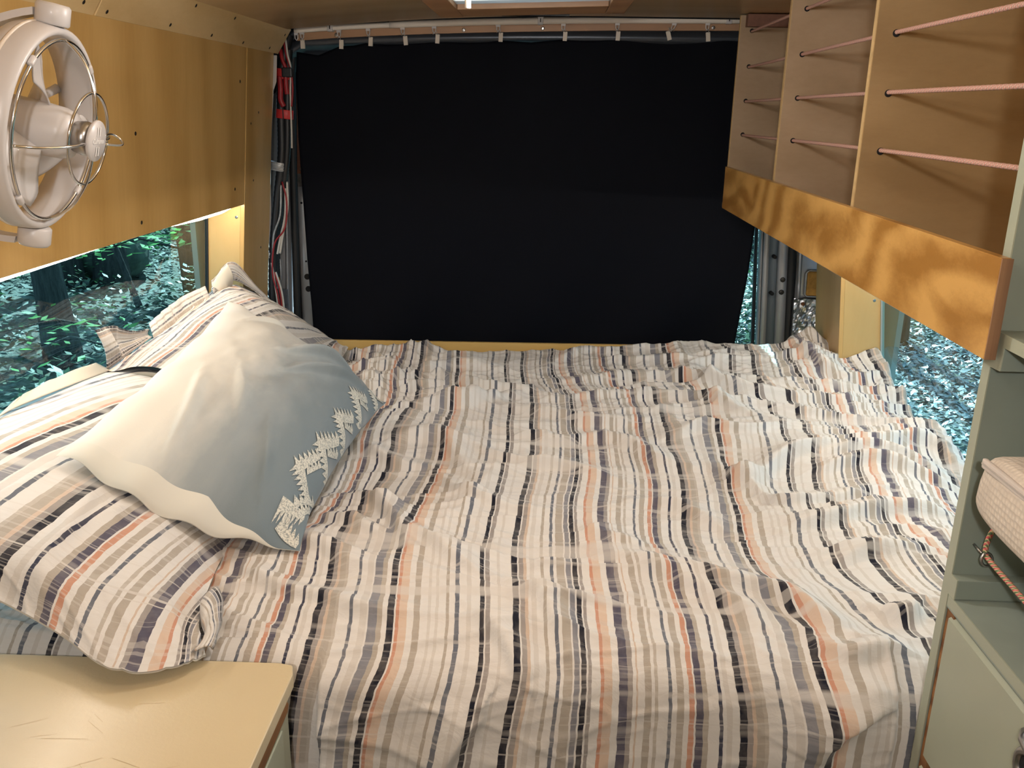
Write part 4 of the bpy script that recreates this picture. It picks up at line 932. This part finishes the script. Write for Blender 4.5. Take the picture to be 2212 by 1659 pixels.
# B: striped pillow propped behind the throw pillow
netB = [
 [(-.925,1.70,.965),(-.918,1.92,.978),(-.908,2.13,.995),(-.89,2.33,1.03),(-.838,2.46,.995)],
 [(-.84,1.70,.985),(-.835,1.9,1.005),(-.825,2.12,1.022),(-.80,2.3,1.018),(-.772,2.48,.945)],
 [(-.72,1.7,.965),(-.72,1.9,.975),(-.71,2.1,.98),(-.70,2.3,.955),(-.685,2.5,.875)],
 [(-.58,1.75,.815),(-.58,1.9,.82),(-.57,2.1,.82),(-.57,2.3,.82),(-.585,2.52,.815)]]
PB = netsurf(netB, 110, 130); NBn = normals(PB)
tB, sB = np.meshgrid(np.linspace(0, 1, 110), np.linspace(0, 1, 130), indexing='ij')
hB = .006 * noise2(sB*6+3, tB*5+50) + .006 * (1 - np.abs(noise2(sB*14, tB*4+5))) ** 3 * sstep(.5, .0, tB) + .006 * (1 - np.abs(noise2(sB*5 + 3, tB*14+5))) ** 3 * sstep(.6, 1., sB)
PB = PB + NBn * hB[..., None]; PB[..., 0] = np.maximum(PB[..., 0], gx(1.0) + .012)
PB[..., 0] = np.where((PB[..., 1] > YR - .006) & (PB[..., 0] < lx(1.0) + .006), lx(1.0) + .006, PB[..., 0])
pB = thing('striped_pillow', 'striped pillow with ruffled flange propped in the corner behind the grey pillow', 'pillow', (-.72, 2.1, .81), 'striped pillows on the bed')
grid_obj('pillow_case', PB.reshape(-1, 3), gfaces(110, 130), M['pcase'], np.stack([.62 + tB * .62 + .012 * noise2(sB*5, tB*4), sB * .8], -1).reshape(-1, 2), pB)
undB = PB.copy(); undB[..., 2] = np.maximum(undB[..., 2] - .012 - .10 * (np.sin(np.pi * tB) * np.sin(np.pi * sB)) ** .6, .806)
grid_obj('pillow_back', undB.reshape(-1, 3), gfaces(110, 130), M['pcase_back'], np.stack([tB, sB], -1).reshape(-1, 2), pB)
flap('flange', [(-.905,1.715,.972),(-.905,1.78,.976),(-.905,1.86,.982),(-.903,1.93,.988)], [(-.90,1.672,1.068),(-.905,1.76,1.055),(-.91,1.85,1.022),(-.912,1.93,1.005)], M['pcase'], pB, ruff=.004, fr=1.5, uvs=(.665, .49, 0, .3), bulge=-.008)
flap('flange', [(-.893,1.92,.985),(-.893,2.02,.992),(-.89,2.13,1.005),(-.882,2.24,1.015)], [(-.912,1.95,1.018),(-.91,2.03,1.032),(-.908,2.14,1.042),(-.90,2.25,1.043)], M['pcase'], pB, ruff=.006, fr=4, uvs=(.62, .54, 0, .3), seed=4.)
fl = flap('flange', [(-.880,2.26,1.018),(-.868,2.36,1.040),(-.835,2.43,1.005),(-.775,2.47,.935),(-.70,2.49,.875),(-.62,2.51,.825)], [(-.895,2.29,1.05),(-.862,2.385,1.088),(-.825,2.475,.985),(-.765,2.51,.925),(-.695,2.53,.868),(-.60,2.54,.812)], M['pcase'], pB, n=90, ruff=.006, fr=3, uvs=(.66, .50, 0, .5), seed=9.)
flap('corner_fold', [(-.868,2.345,1.088),(-.875,2.31,1.075),(-.885,2.285,1.052),(-.89,2.275,1.03)], [(-.862,2.350,1.02),(-.868,2.325,1.01),(-.872,2.305,1.005),(-.876,2.30,1.0)], M['pcase_back'], pB, ruff=.002, fr=1, bulge=.012)

# C: grey gradient throw pillow with white fir-tree print
kg = NT('grey_gradient_velvet'); tc = kg.n('ShaderNodeTexCoord'); sp = kg.n('ShaderNodeSeparateXYZ'); kg.l(tc.outputs['UV'], sp.inputs[0])
nz = kg.noise(tc.outputs['UV'], 7, 4); sh_ = kg.math('MULTIPLY_ADD', nz, .22, kg.math('ADD', sp.outputs[0], kg.math('MULTIPLY', sp.outputs[1], -.10)))
kg.l(kg.ramp(sh_, [(.30, (.72, .70, .64)), (.42, (.56, .565, .54)), (.58, (.31, .345, .36)), (.80, (.185, .225, .25)), (1.0, (.165, .21, .24))]), kg.b.inputs['Base Color'])
kg.b.inputs['Roughness'].default_value = .8; kg.b.inputs['Sheen Weight'].default_value = .25; kg.b.inputs['Sheen Roughness'].default_value = .35; kg.b.inputs['Specular IOR Level'].default_value = .15
kg.bump(kg.noise(kg.coord('Object', (400, 400, 400)), 1, 2), .12, .001)
M['white_cloth'] = mat('white_pillow_back', (.70, .685, .62), .8, spec=.15)
L_, T_, B_, R_ = [np.array(p) for p in ((-.722, 1.225, 1.005), (-.676, 1.82, 1.102), (-.386, 1.250, .832), (-.352, 1.86, .868))]
NC = 200
def csurf(s, t, side, wr=True):
    """s: L/T edge (-1) to B/R edge (+1); t: L/B (-1) to T/R (+1)"""
    c = .085; s2 = s * (1 - c * (1 - t**2)); t2 = t * (1 - .06 * (1 - s**2))
    a, b = ((s2 + 1) / 2)[..., None], ((t2 + 1) / 2)[..., None]
    P = (L_ * (1-a) + B_ * a) * (1-b) + (T_ * (1-a) + R_ * a) * b
    N = np.cross((B_ + R_ - L_ - T_), (T_ + R_ - L_ - B_)); N = N / np.linalg.norm(N); N = N if N[2] > 0 else -N
    f = np.clip((1 - np.abs(s)**2.6) * (1 - np.abs(t)**2.6), 0, 1)
    h = (.098 if side > 0 else -.060) * f ** .62
    if wr:
        edge = 1 - f
        h = h + .007 * edge * np.sin(t * 15 + 2*s) * (1 - np.abs(t)**8) * np.abs(s)**3 + .006 * edge * np.sin(s * 13) * np.abs(t)**3
        h = h + .004 * noise2(s*3+9, t*3+4) * f + .0025 * noise2(s*8+9, t*8+4) * f
        if side > 0:
            for (s0, t0, s1, t1, hh, ww) in [(-.15, .30, .55, .95, .013, .055), (.0, .08, .75, .72, .012, .05), (-.35, -.15, -.05, -.55, .008, .05), (-.62, -.3, -.35, -.85, .009, .05), (.2, -.5, .5, -.85, .007, .05), (-.7, .55, -.3, .95, .006, .035)]:
                d, q_ = seg_d(s, t, s0, t0, s1, t1); h = h + 1.9 * hh * np.exp(-(d / np.where(d > 0, ww*1.4, ww*.42))**2) * np.sin(np.pi * np.clip(q_, .04, .96)) ** .7
    P = P + N * h[..., None]
    corner = np.clip(-s, 0, 1)**4 * np.clip(-t, 0, 1)**4
    P = P + corner[..., None] * np.array([-.02, .0, -.02])
    P = P + ((1 - s**2) * np.clip(-t, 0, 1)**3)[..., None] * np.array([-.012, -.045, -.030])
    tip = np.clip(s, 0, 1)**8 * np.clip(-t, 0, 1)**8
    P = P + tip[..., None] * np.array([.006, -.01, -.008])
    return P, N
_l = np.sin(np.pi / 2 * np.linspace(-1, 1, NC)); tg, sg_ = np.meshgrid(_l, _l, indexing='ij')
pc = thing('throw_pillow', 'grey and white gradient throw pillow with lacy fir tree print', 'pillow', (-.5, 1.5, .83))
uvC = np.stack([(sg_+1)/2, (tg+1)/2], -1).reshape(-1, 2)
thr = -1 + .070 * (1 - np.clip((sg_ - .15) / .72, 0, 1)) ** 1.5 + .0006       # seam between the grey front and the white border
t1_ = thr + (1 - thr) * (tg + 1) / 2
P, Nn = csurf(sg_, t1_, 1); grid_obj('front_cloth', P.reshape(-1, 3), gfaces(NC, NC), kg.m, np.stack([(sg_+1)/2, (t1_+1)/2], -1).reshape(-1, 2), pc)
sb, tb = np.meshgrid(_l, np.linspace(0, 1, 16)); t2_ = -1 + tb * (thr[0][None, :] + 1)
P, _ = csurf(sb, t2_, 1); grid_obj('white_border', P.reshape(-1, 3), gfaces(16, NC), M['white_cloth'], np.stack([sb, t2_], -1).reshape(-1, 2), pc)
P, _ = csurf(sg_, tg, -1); grid_obj('back_cloth', P.reshape(-1, 3), gfaces(NC, NC), M['white_cloth'], uvC, pc)
# fir trees: bands and teeth laid on the cloth
lk = NT('lace_print'); lz = lk.noise(lk.coord('Object', (1, 1, 1)), 330, 3, .7)
lk.l(lk.ramp(lz, [(.42, (.30, .32, .31)), (.50, (.60, .59, .53)), (.60, (.66, .65, .58))]), lk.b.inputs['Base Color']); lk.b.inputs['Roughness'].default_value = .85
polys = []
def arm(s0, t0, s1, t1, w, teeth, side, th):
    p, q = np.array([s0, t0]), np.array([s1, t1]); d = q - p; L = np.linalg.norm(d); d = d / L; nn = np.array([-d[1], d[0]]) * side
    m = 6
    for i in range(m):
        a_, b_ = p + d*L*i/m, p + d*L*(i+1)/m
        polys.append([a_, b_, b_ + nn*w*(1-.4*(i+1)/m), a_ + nn*w*(1-.4*i/m)])
    for i in range(teeth):
        a_, b_ = p + d*L*(i+.05)/teeth, p + d*L*(i+1.0)/teeth
        tipp = (a_ + b_)/2 - nn*th*(1 - .3*i/teeth) - d*L/teeth*.45
        polys.append([a_, b_, tipp])
for (t0, sc_) in [(.80, .75), (.42, 1.0), (.03, 1.0), (-.34, 1.05), (-.62, .9)]:
    s0 = .70 - .02 * (t0 > .3)
    if t0 == .80: s0 = .80
    if t0 == -.62: s0 = .64
    arm(s0, t0, s0 + .16*sc_, t0 + .25*sc_, .085*sc_, 6, -1, .075*sc_)
    arm(s0, t0, s0 + .30*sc_, t0 - .10*sc_, .075*sc_, 7, 1, .07*sc_)
    arm(s0 + .13*sc_, t0 + .05*sc_, s0 + .24*sc_, t0 + .20*sc_, .04*sc_, 4, -1, .05*sc_)
arm(.80, -.80, .99, -.62, .04, 5, -1, .05)
arm(.70, -.88, .95, -.84, .07, 7, 1, .06)
arm(.78, -.90, .98, -.97, .05, 5, -1, .05)
arm(.86, -.84, .98, -.70, .05, 4, -1, .06)
lv = []; lf = []
for pg in polys:
    # subdivide small: fan of points projected on the cloth
    pts2 = np.clip(np.array(pg), -.995, .995); m = len(pts2)
    P, N = csurf(pts2[:, 0], pts2[:, 1], 1); k = len(lv)
    lv += [tuple(p + N * .0022) for p in P]; lf.append(tuple(range(k, k + m)))
mesh_obj('tree_print', lv, lf, lk.m, pc)

# ------------------------------------------------------------------ fan on the left wall
FC = Vector((-.582, 1.05, 1.468)); fn_ = Vector((.975, .07, -.218)).normalized()
fe1 = (Vector((0, 0, 1)) - fn_ * fn_.z).normalized(); fe2 = fn_.cross(fe1)
fan = thing('wall_fan', 'white gimbal fan with chrome guard mounted on the left plywood wall', 'fan', (-.815, 1.05, 1.468))
def fp(r, a, off): return FC + (fe1 * math.cos(a) + fe2 * math.sin(a)) * r + fn_ * off
def ring_loop(prof, n=56):
    v = []; f = []; m = len(prof)
    for k in range(n):
        a = 2*math.pi*k/n; v += [fp(r, a, h) for r, h in prof]
    for k in range(n):
        j = (k+1) % n; f += [(k*m+i, j*m+i, j*m+(i+1) % m, k*m+(i+1) % m) for i in range(m)]
    return v, f
mesh_obj('outer_ring', *ring_loop([(.1065,-.004),(.1085,.001),(.112,.0025),(.1155,.000),(.1175,-.008),(.1185,-.018),(.1175,-.030),(.114,-.042),(.108,-.044),(.106,-.025)]), M['white'], fan, True)
mesh_obj('ring_groove', *ring_loop([(.1178,-.022),(.1190,-.024),(.1190,-.026),(.1178,-.028)]), M['offwhite'], fan, True)
gd = MB(); gd.tube([fp(.103, a, .003) for a in np.linspace(0, 2*math.pi, 61)[:-1]], .0022, 8, True)
g0 = gd.obj('guard_ring', M['chrome'], fan, True)
MB().tube([fp(.053, a, .040) for a in np.linspace(0, 2*math.pi, 49)[:-1]], .0017, 8, True).obj('inner_ring', M['chrome'], g0, True)
for a in (.0, math.pi/2 + .12, math.pi, -math.pi/2):
    MB().tube(cpath([tuple(fp(r, a, h)) for r, h in ((.103, .004), (.095, .016), (.080, .030), (.053, .042), (.030, .046), (.018, .046))], 20), .0017, 8).obj('guard_spoke', M['chrome'], g0, True)
MB().tube(cpath([tuple(fp(r, a, h)) for r, a, h in ((.030, -1.75, .046), (.058, -1.66, .056), (.066, -1.57, .052), (.058, -1.48, .044), (.03, -1.4, .046))], 20), .0014, 8).obj('finger_loop', M['chrome'], g0, True)
for a in (.75, 2.35, 3.9, 5.5):
    p = fp(.1045, a, .003); MB().lathe(p - (fe1*-math.sin(a)+fe2*math.cos(a))*.006, (fe1*-math.sin(a)+fe2*math.cos(a)), [(.0035, 0), (.0040, .002), (.0040, .010), (.0035, .012)], 10).obj('guard_clip', M['white'], fan, True)
MB().lathe(FC, fn_, [(.012, -.060), (.029, -.058), (.031, -.050), (.031, -.012), (.0295, .012), (.026, .022), (.013, .026)], 32).obj('motor', M['white'], fan, True)
cap = MB().lathe(FC, fn_, [(.021, .0455), (.0238, .0465), (.0242, .0490), (.0236, .0505), (.001, .0512)], 32).obj('badge', M['white'], fan, True)
MB().lathe(FC, fn_, [(.018, .026), (.020, .036), (.019, .044)], 24).obj('hub_shadow', M['steel'], fan, True)
bl = mat('badge_print', (.86, .84, .82), .4)
def badge_box(u0, u1, w0, w1):
    q = [FC + fe1*w - fe2*u*1.0 + fn_*.0516 for (u, w) in ((u0, w0), (u1, w0), (u1, w1), (u0, w1))]
    return MB().add(q, [(0, 1, 2, 3)])
for (u0, w0) in ((-.0045, .006), (.0015, .006), (-.0045, -.017), (.0015, -.017)):
    b = MB(); c = badge_box(u0, u0 + .002, w0, w0 + .0105); c.obj('badge_bar', bl, cap)
td = bpy.data.curves.new('badge_text', 'FONT'); td.body = 'Caframo'; td.size = .0085; td.align_x = 'CENTER'; td.align_y = 'CENTER'; td.extrude = .0001
to = bpy.data.objects.new('badge_text_source', td); col.objects.link(to)
tm = bpy.data.meshes.new_from_object(to.evaluated_get(bpy.context.evaluated_depsgraph_get())); bpy.data.objects.remove(to, do_unlink=True)
tm.transform(Matrix((( -fe2.x, fe1.x, fn_.x, FC.x + fn_.x*.0517), (-fe2.y, fe1.y, fn_.y, FC.y + fn_.y*.0517), (-fe2.z, fe1.z, fn_.z, FC.z + fn_.z*.0517), (0, 0, 0, 1))))
tm.materials.clear(); tm.materials.append(bl)
tx = bpy.data.objects.new('badge_text', tm); col.objects.link(tx); tx.parent = cap
# blades
for k in range(3):
    a0 = 1.95 + k * 2*math.pi/3; v = []; f = []; NR, NAa = 12, 14
    for i in range(NR):
        r = .022 + (.094 - .022) * i / (NR-1)
        for j in range(NAa):
            t = j / (NAa-1); wd = .55 + .75 * math.sin(min(1, i/(NR-1)*1.15) * math.pi * .55)
            if i > NR - 4: wd *= 1 - .09 * (i - NR + 4) ** 1.2
            a = a0 + .35 * i/(NR-1) + (t - .5) * wd
            v.append(fp(r, a, -.020 + (t - .5) * .036 + .004 * math.sin(math.pi*t)))
    f = [(i*NAa+j, (i+1)*NAa+j, (i+1)*NAa+j+1, i*NAa+j+1) for i in range(NR-1) for j in range(NAa-1)]
    o = mesh_obj('blade', v, f, M['white'], fan, True); s_ = o.modifiers.new('thickness', 'SOLIDIFY'); s_.thickness = .0018
for k in range(3):
    a = .9 + k * 2*math.pi/3
    MB().tube([tuple(fp(.028, a, -.05)), tuple(fp(.07, a, -.052)), tuple(fp(.109, a, -.046))], [.006, .005, .006], 8).obj('strut', M['white'], fan, True)
# gimbal: pivots, yoke, wall foot
pc_ = FC - fn_ * .012
for s in (1, -1):
    MB().lathe(pc_ + fe1 * s * .1165, fe1 * s, [(.0165, 0), (.0185, .002), (.0185, .020), (.016, .023), (.001, .0235)], 28).obj('pivot', M['white'], fan, True)
bdir = Vector((-1, -.12, -.03)).normalized()
yk = [pc_ + fe1 * math.cos(t) * .132 + bdir * math.sin(t) * .150 for t in np.linspace(.12, math.pi - .12, 40)]
v = []; side_ = fe1.cross(bdir).normalized()
for i, p in enumerate(yk):
    rad = (p - pc_).normalized(); v += [p + rad*.004 + side_*.011, p + rad*.004 - side_*.011, p - rad*.004 - side_*.011, p - rad*.004 + side_*.011]
mesh_obj('yoke', v, [(i*4+k, i*4+(k+1) % 4, (i+1)*4+(k+1) % 4, (i+1)*4+k) for i in range(39) for k in range(4)] + [(3,2,1,0), (156,157,158,159)], M['white'], fan)
foot = pc_ + bdir * .150
MB().lathe((lx(foot.z), foot.y, foot.z), (1, 0, -.09), [(.034, 0), (.034, .012), (.028, .018), (.02, .022), (.02, abs(lx(foot.z) - foot.x))], 28).obj('wall_foot', M['white'], fan, True)

# ------------------------------------------------------------------ the forest outside
GZ = -.6
kg_ = NT('leaf_litter_ground'); v0 = kg_.coord('Object')
a_ = kg_.noise(v0, 22, 4, .7); b_ = kg_.noise(v0, 1.1, 3)
kg_.l(kg_.mix(b_, kg_.ramp(a_, [(.35, (.012, .013, .013)), (.55, (.05, .055, .052)), (.70, (.18, .19, .18))]), kg_.ramp(a_, [(.35, (.02, .035, .018)), (.6, (.05, .085, .04)), (.75, (.14, .17, .12))])), kg_.b.inputs['Base Color'])
kg_.b.inputs['Roughness'].default_value = .7; kg_.bump(a_, .8, .05)
gv = []; gn = 90; ext = 34
for i in range(gn):
    for j in range(gn):
        x = -ext + 2*ext*i/(gn-1); y = -14 + 60*j/(gn-1)
        gv.append((x, y, GZ + .12 * float(noise2(np.array(x*.5), np.array(y*.5))) * min(1, max(0, (math.hypot(x, y-.5) - 3.5) / 3)) + .05 * max(0, math.hypot(x, y) - 9)))
struct(mesh_obj('ground', gv, [(i*gn+j, (i+1)*gn+j, (i+1)*gn+j+1, i*gn+j+1) for i in range(gn-1) for j in range(gn-1)], kg_.m, None, True))
def leafmat(name, c, tr=.5):
    k = NT(name); k.b.inputs['Base Color'].default_value = c4(c); k.b.inputs['Roughness'].default_value = .45
    t = k.n('ShaderNodeBsdfTranslucent'); t.inputs[0].default_value = c4(tuple(min(1, x*1.5) for x in c)); mx = k.n('ShaderNodeMixShader'); mx.inputs[0].default_value = tr
    k.l(k.b.outputs[0], mx.inputs[1]); k.l(t.outputs[0], mx.inputs[2]); k.l(mx.outputs[0], k.t.nodes['Material Output'].inputs[0]); return k.m
def leaves(name, cen, sizes, flat, m):
    """many pointed leaves as one mesh; cen (n,3)"""
    n = len(cen); th = RNG.random(n) * 6.283; tl = (RNG.random((n, 2)) - .5) * flat
    d = np.stack([np.cos(th), np.sin(th), tl[:, 0]], 1); e = np.stack([-np.sin(th), np.cos(th), tl[:, 1]], 1); s = sizes[:, None]
    V = np.stack([cen - d*s, cen + e*s*.45 - d*s*.1, cen + d*s, cen - e*s*.45 - d*s*.1], 1).reshape(-1, 3)
    F = np.arange(4 * n).reshape(-1, 4)
    return grid_obj(name, V, F, m, np.zeros((4*n, 2)))
# canopy far overhead
n = 26000
c = np.stack([RNG.uniform(-26, 26, n), RNG.uniform(-14, 40, n), RNG.uniform(6, 10, n)], 1)
keep = noise2(c[:, 0]*.35 + 7, c[:, 1]*.35 + 3) + .35 * noise2(c[:, 0]*1.3, c[:, 1]*1.3) > -.22
c = c[keep]; c = c[~((np.abs(c[:, 0]) < 2.2) & (c[:, 1] > .5) & (c[:, 1] < 3.5))]     # a gap of sky over the roof
setp(leaves('tree_canopy', c, RNG.uniform(.16, .34, len(c)), .9, leafmat('canopy_leaf', (.05, .12, .03), .3)), 'leafy forest canopy high above the van', 'leaves', kind='stuff')
# fallen leaves on either side
def gz(x, y): return GZ + .12 * noise2(x*.5, y*.5) * np.clip((np.hypot(x, y-.5) - 3.5) / 3, 0, 1) + .05 * np.maximum(0, np.hypot(x, y) - 9)
def litter(name, x0, x1, y0, y1, n, m, label, s0=.035, s1=.075):
    x = RNG.uniform(x0, x1, n); y = RNG.uniform(y0, y1, n); z = gz(x, y) + RNG.uniform(.01, .06, n)
    return setp(leaves(name, np.stack([x, y, z], 1), RNG.uniform(s0, s1, n), 1.1, m), label, 'leaves', kind='stuff')
LM = mat('dry_leaf', (.17, .175, .175), .3, spec=.9, vary=.8, vscale=9)
litter('fallen_leaves', 1.8, 6.5, 3.5, 12, 45000, LM, 'glossy fallen leaves on the ground beyond the right window', .016, .036)
LD = mat('dim_leaf', (.075, .095, .08), .6, spec=.3, vary=.7, vscale=5)  # darker, greener leaf copy: the dimness on the left is put into its colour
litter('fallen_leaves', -12, -2.2, 3.0, 18, 20000, LD, 'fallen leaves on the ground beyond the left window', .03, .065)
litter('fallen_leaves', -1.5, 4.5, 6, 20, 7000, LM, 'fallen leaves on the ground behind the rear doors', .03, .06)
# undergrowth
UG = leafmat('undergrowth_leaf', (.020, .060, .022), .35)
def clumps(name, spots, n, label, hgt=.5, r=.45):
    cs_ = []
    for (x, y) in spots:
        k = n; a = RNG.random(k)*6.283; rr = r*np.sqrt(RNG.random(k)); xx = x + rr*np.cos(a); yy = y + rr*np.sin(a)
        cs_.append(np.stack([xx, yy, gz(xx, yy) + hgt * RNG.random(k) * (1 - .6*rr/r) + .05], 1))
    c = np.concatenate(cs_); return setp(leaves(name, c, RNG.uniform(.025, .055, len(c)), .9, UG), label, 'plants', kind='stuff')
clumps('undergrowth', [(RNG.uniform(-9, -3.0), RNG.uniform(5.0, 15)) for _ in range(80)], 110, 'low green undergrowth beyond the left window')
clumps('undergrowth', [(RNG.uniform(.8, 4.5), RNG.uniform(7, 15)) for _ in range(22)], 90, 'low green undergrowth behind the rear doors')
clumps('undergrowth', [(RNG.uniform(2.6, 5), RNG.uniform(6.5, 10)) for _ in range(5)], 70, 'sparse green undergrowth beyond the right window', .2)
clumps('undergrowth', [(1.65, 7.4), (1.35, 6.4), (2.05, 8.6), (1.9, 7.9), (1.5, 6.9)], 420, 'tall dark shrub behind the strip of rear door glass', 1.15, .55)
# trunks
bk = NT('dark_bark'); bv = bk.coord('Object', (14, 14, 2.2)); bn = bk.noise(bv, 1.6, 4, .7)
bk.l(bk.ramp(bn, [(.35, (.012, .014, .012)), (.6, (.045, .045, .038)), (.75, (.09, .10, .08))]), bk.b.inputs['Base Color']); bk.b.inputs['Roughness'].default_value = .9; bk.bump(bn, 1, .05)
def tree(x, y, r, lean, label, h=9.0):
    z0 = float(gz(np.array(x), np.array(y))) - .1
    pp = [(x + lean[0]*t + .05*math.sin(t*7 + x), y + lean[1]*t + .05*math.cos(t*6 + y), z0 + h*t) for t in np.linspace(0, 1, 16)]
    rr = [r * (1.5 if i == 0 else 1.12 if i == 1 else 1 - .35*i/15) for i in range(16)]
    t = thing('forest_tree', label, 'tree', (x, y, z0), 'trees outside')
    MB().tube(pp, rr, 14).obj('trunk', bk.m, t, True)
tree(-4.05, 6.9, .115, (-.25, .2), 'dark tree trunk nearest the left window')
tree(-5.45, 9.7, .13, (-.1, .1), 'left one of the twin dark trunks beyond the left window')
tree(-5.05, 9.9, .15, (-.15, .1), 'right one of the twin dark trunks beyond the left window')
tree(-4.0, 9.8, .11, (-.75, .1), 'leaning brown trunk beside the rear edge of the left window')
tree(-5.8, 7.3, .035, (.2, .2), 'thin young tree far left in the side window', 5)
tree(-4.35, 9.1, .028, (-1.6, .2), 'thin bent sapling in the middle of the left window', 6)
tree(-8.5, 15, .17, (.3, .1), 'distant trunk deep in the forest on the left')
tree(-7.2, 17, .15, (.2, .1), 'distant trunk between the leafy branches on the left')
tree(3.35, 8.2, .06, (.2, .3), 'slim trunk among the leaves beyond the right window')
tree(2.75, 12.5, .12, (.1, .3), 'dark trunk seen through the strip of rear door glass')
tree(4.9, 15.5, .2, (.3, .3), 'broad trunk behind the right rear corner of the van')
# sunlit sprays of leaves hanging in view of the left window
SP = leafmat('sunlit_leaf', (.09, .30, .07), .55)
def spray(p, w, h, n, label, m=SP, size=(.028, .055)):
    t = thing('leafy_branch', label, 'branch', p, 'leafy branches outside the left window')
    c = np.stack([RNG.normal(p[0], w, n), RNG.normal(p[1], .35, n), np.full(n, p[2])], 1); c[:, 2] += RNG.normal(0, h, n) - .12 * np.abs(c[:, 0] - p[0])
    o = leaves('foliage', c, RNG.uniform(*size, n), .6, m); o.parent = t; o.matrix_parent_inverse = Matrix.Translation(p).inverted(); o['kind'] = 'stuff'
    MB().tube([(p[0] - 2.2*w, p[1], p[2] - .15), (p[0], p[1], p[2] - .01), (p[0] + 1.9*w, p[1] + .1, p[2] - .12), (p[0] + 2.6*w + .4, p[1] + .4, p[2] - .9), (p[0] + 2.6*w + .5, p[1] + .5, float(gz(np.array(p[0]), np.array(p[1]))) - .05)], [.004, .008, .01, .014, .02], 6).obj('stem', bk.m, t, True)
spray((-2.82, 6.0, .62), .20, .04, 110, 'bright leafy branch left of centre in the left window')
spray((-2.45, 5.6, .76), .17, .035, 80, 'yellow green leafy branch high in the left window')
spray((-2.55, 7.0, .55), .13, .10, 30, 'leafy branch beside the plywood reveal of the left window')
spray((-2.95, 5.2, .12), .16, .05, 30, 'drooping leafy branch in the middle of the left window')
spray((-3.6, 6.2, -.02), .26, .06, 46, 'low leafy branch over the forest floor on the left')
spray((-2.35, 5.4, -.12), .14, .05, 30, 'low leafy branch just above the striped pillow')
# mossy boulder
rv_, rf_ = superbox((-5.2, 10.3, -.1), .42, .5, .42, 24, 14, .8, lambda x, y, z: (x*(1+.2*float(noise2(np.array(x*5.), np.array(z*5.+y*3)))), y, z*(1+.15*float(noise2(np.array(y*4.), np.array(x*5.))))))
setp(mesh_obj('boulder', rv_, rf_, mat('mossy_rock', (.06, .085, .06), .9, vary=.5, vscale=6), None, True), 'mossy boulder behind the twin trunks', 'rock')
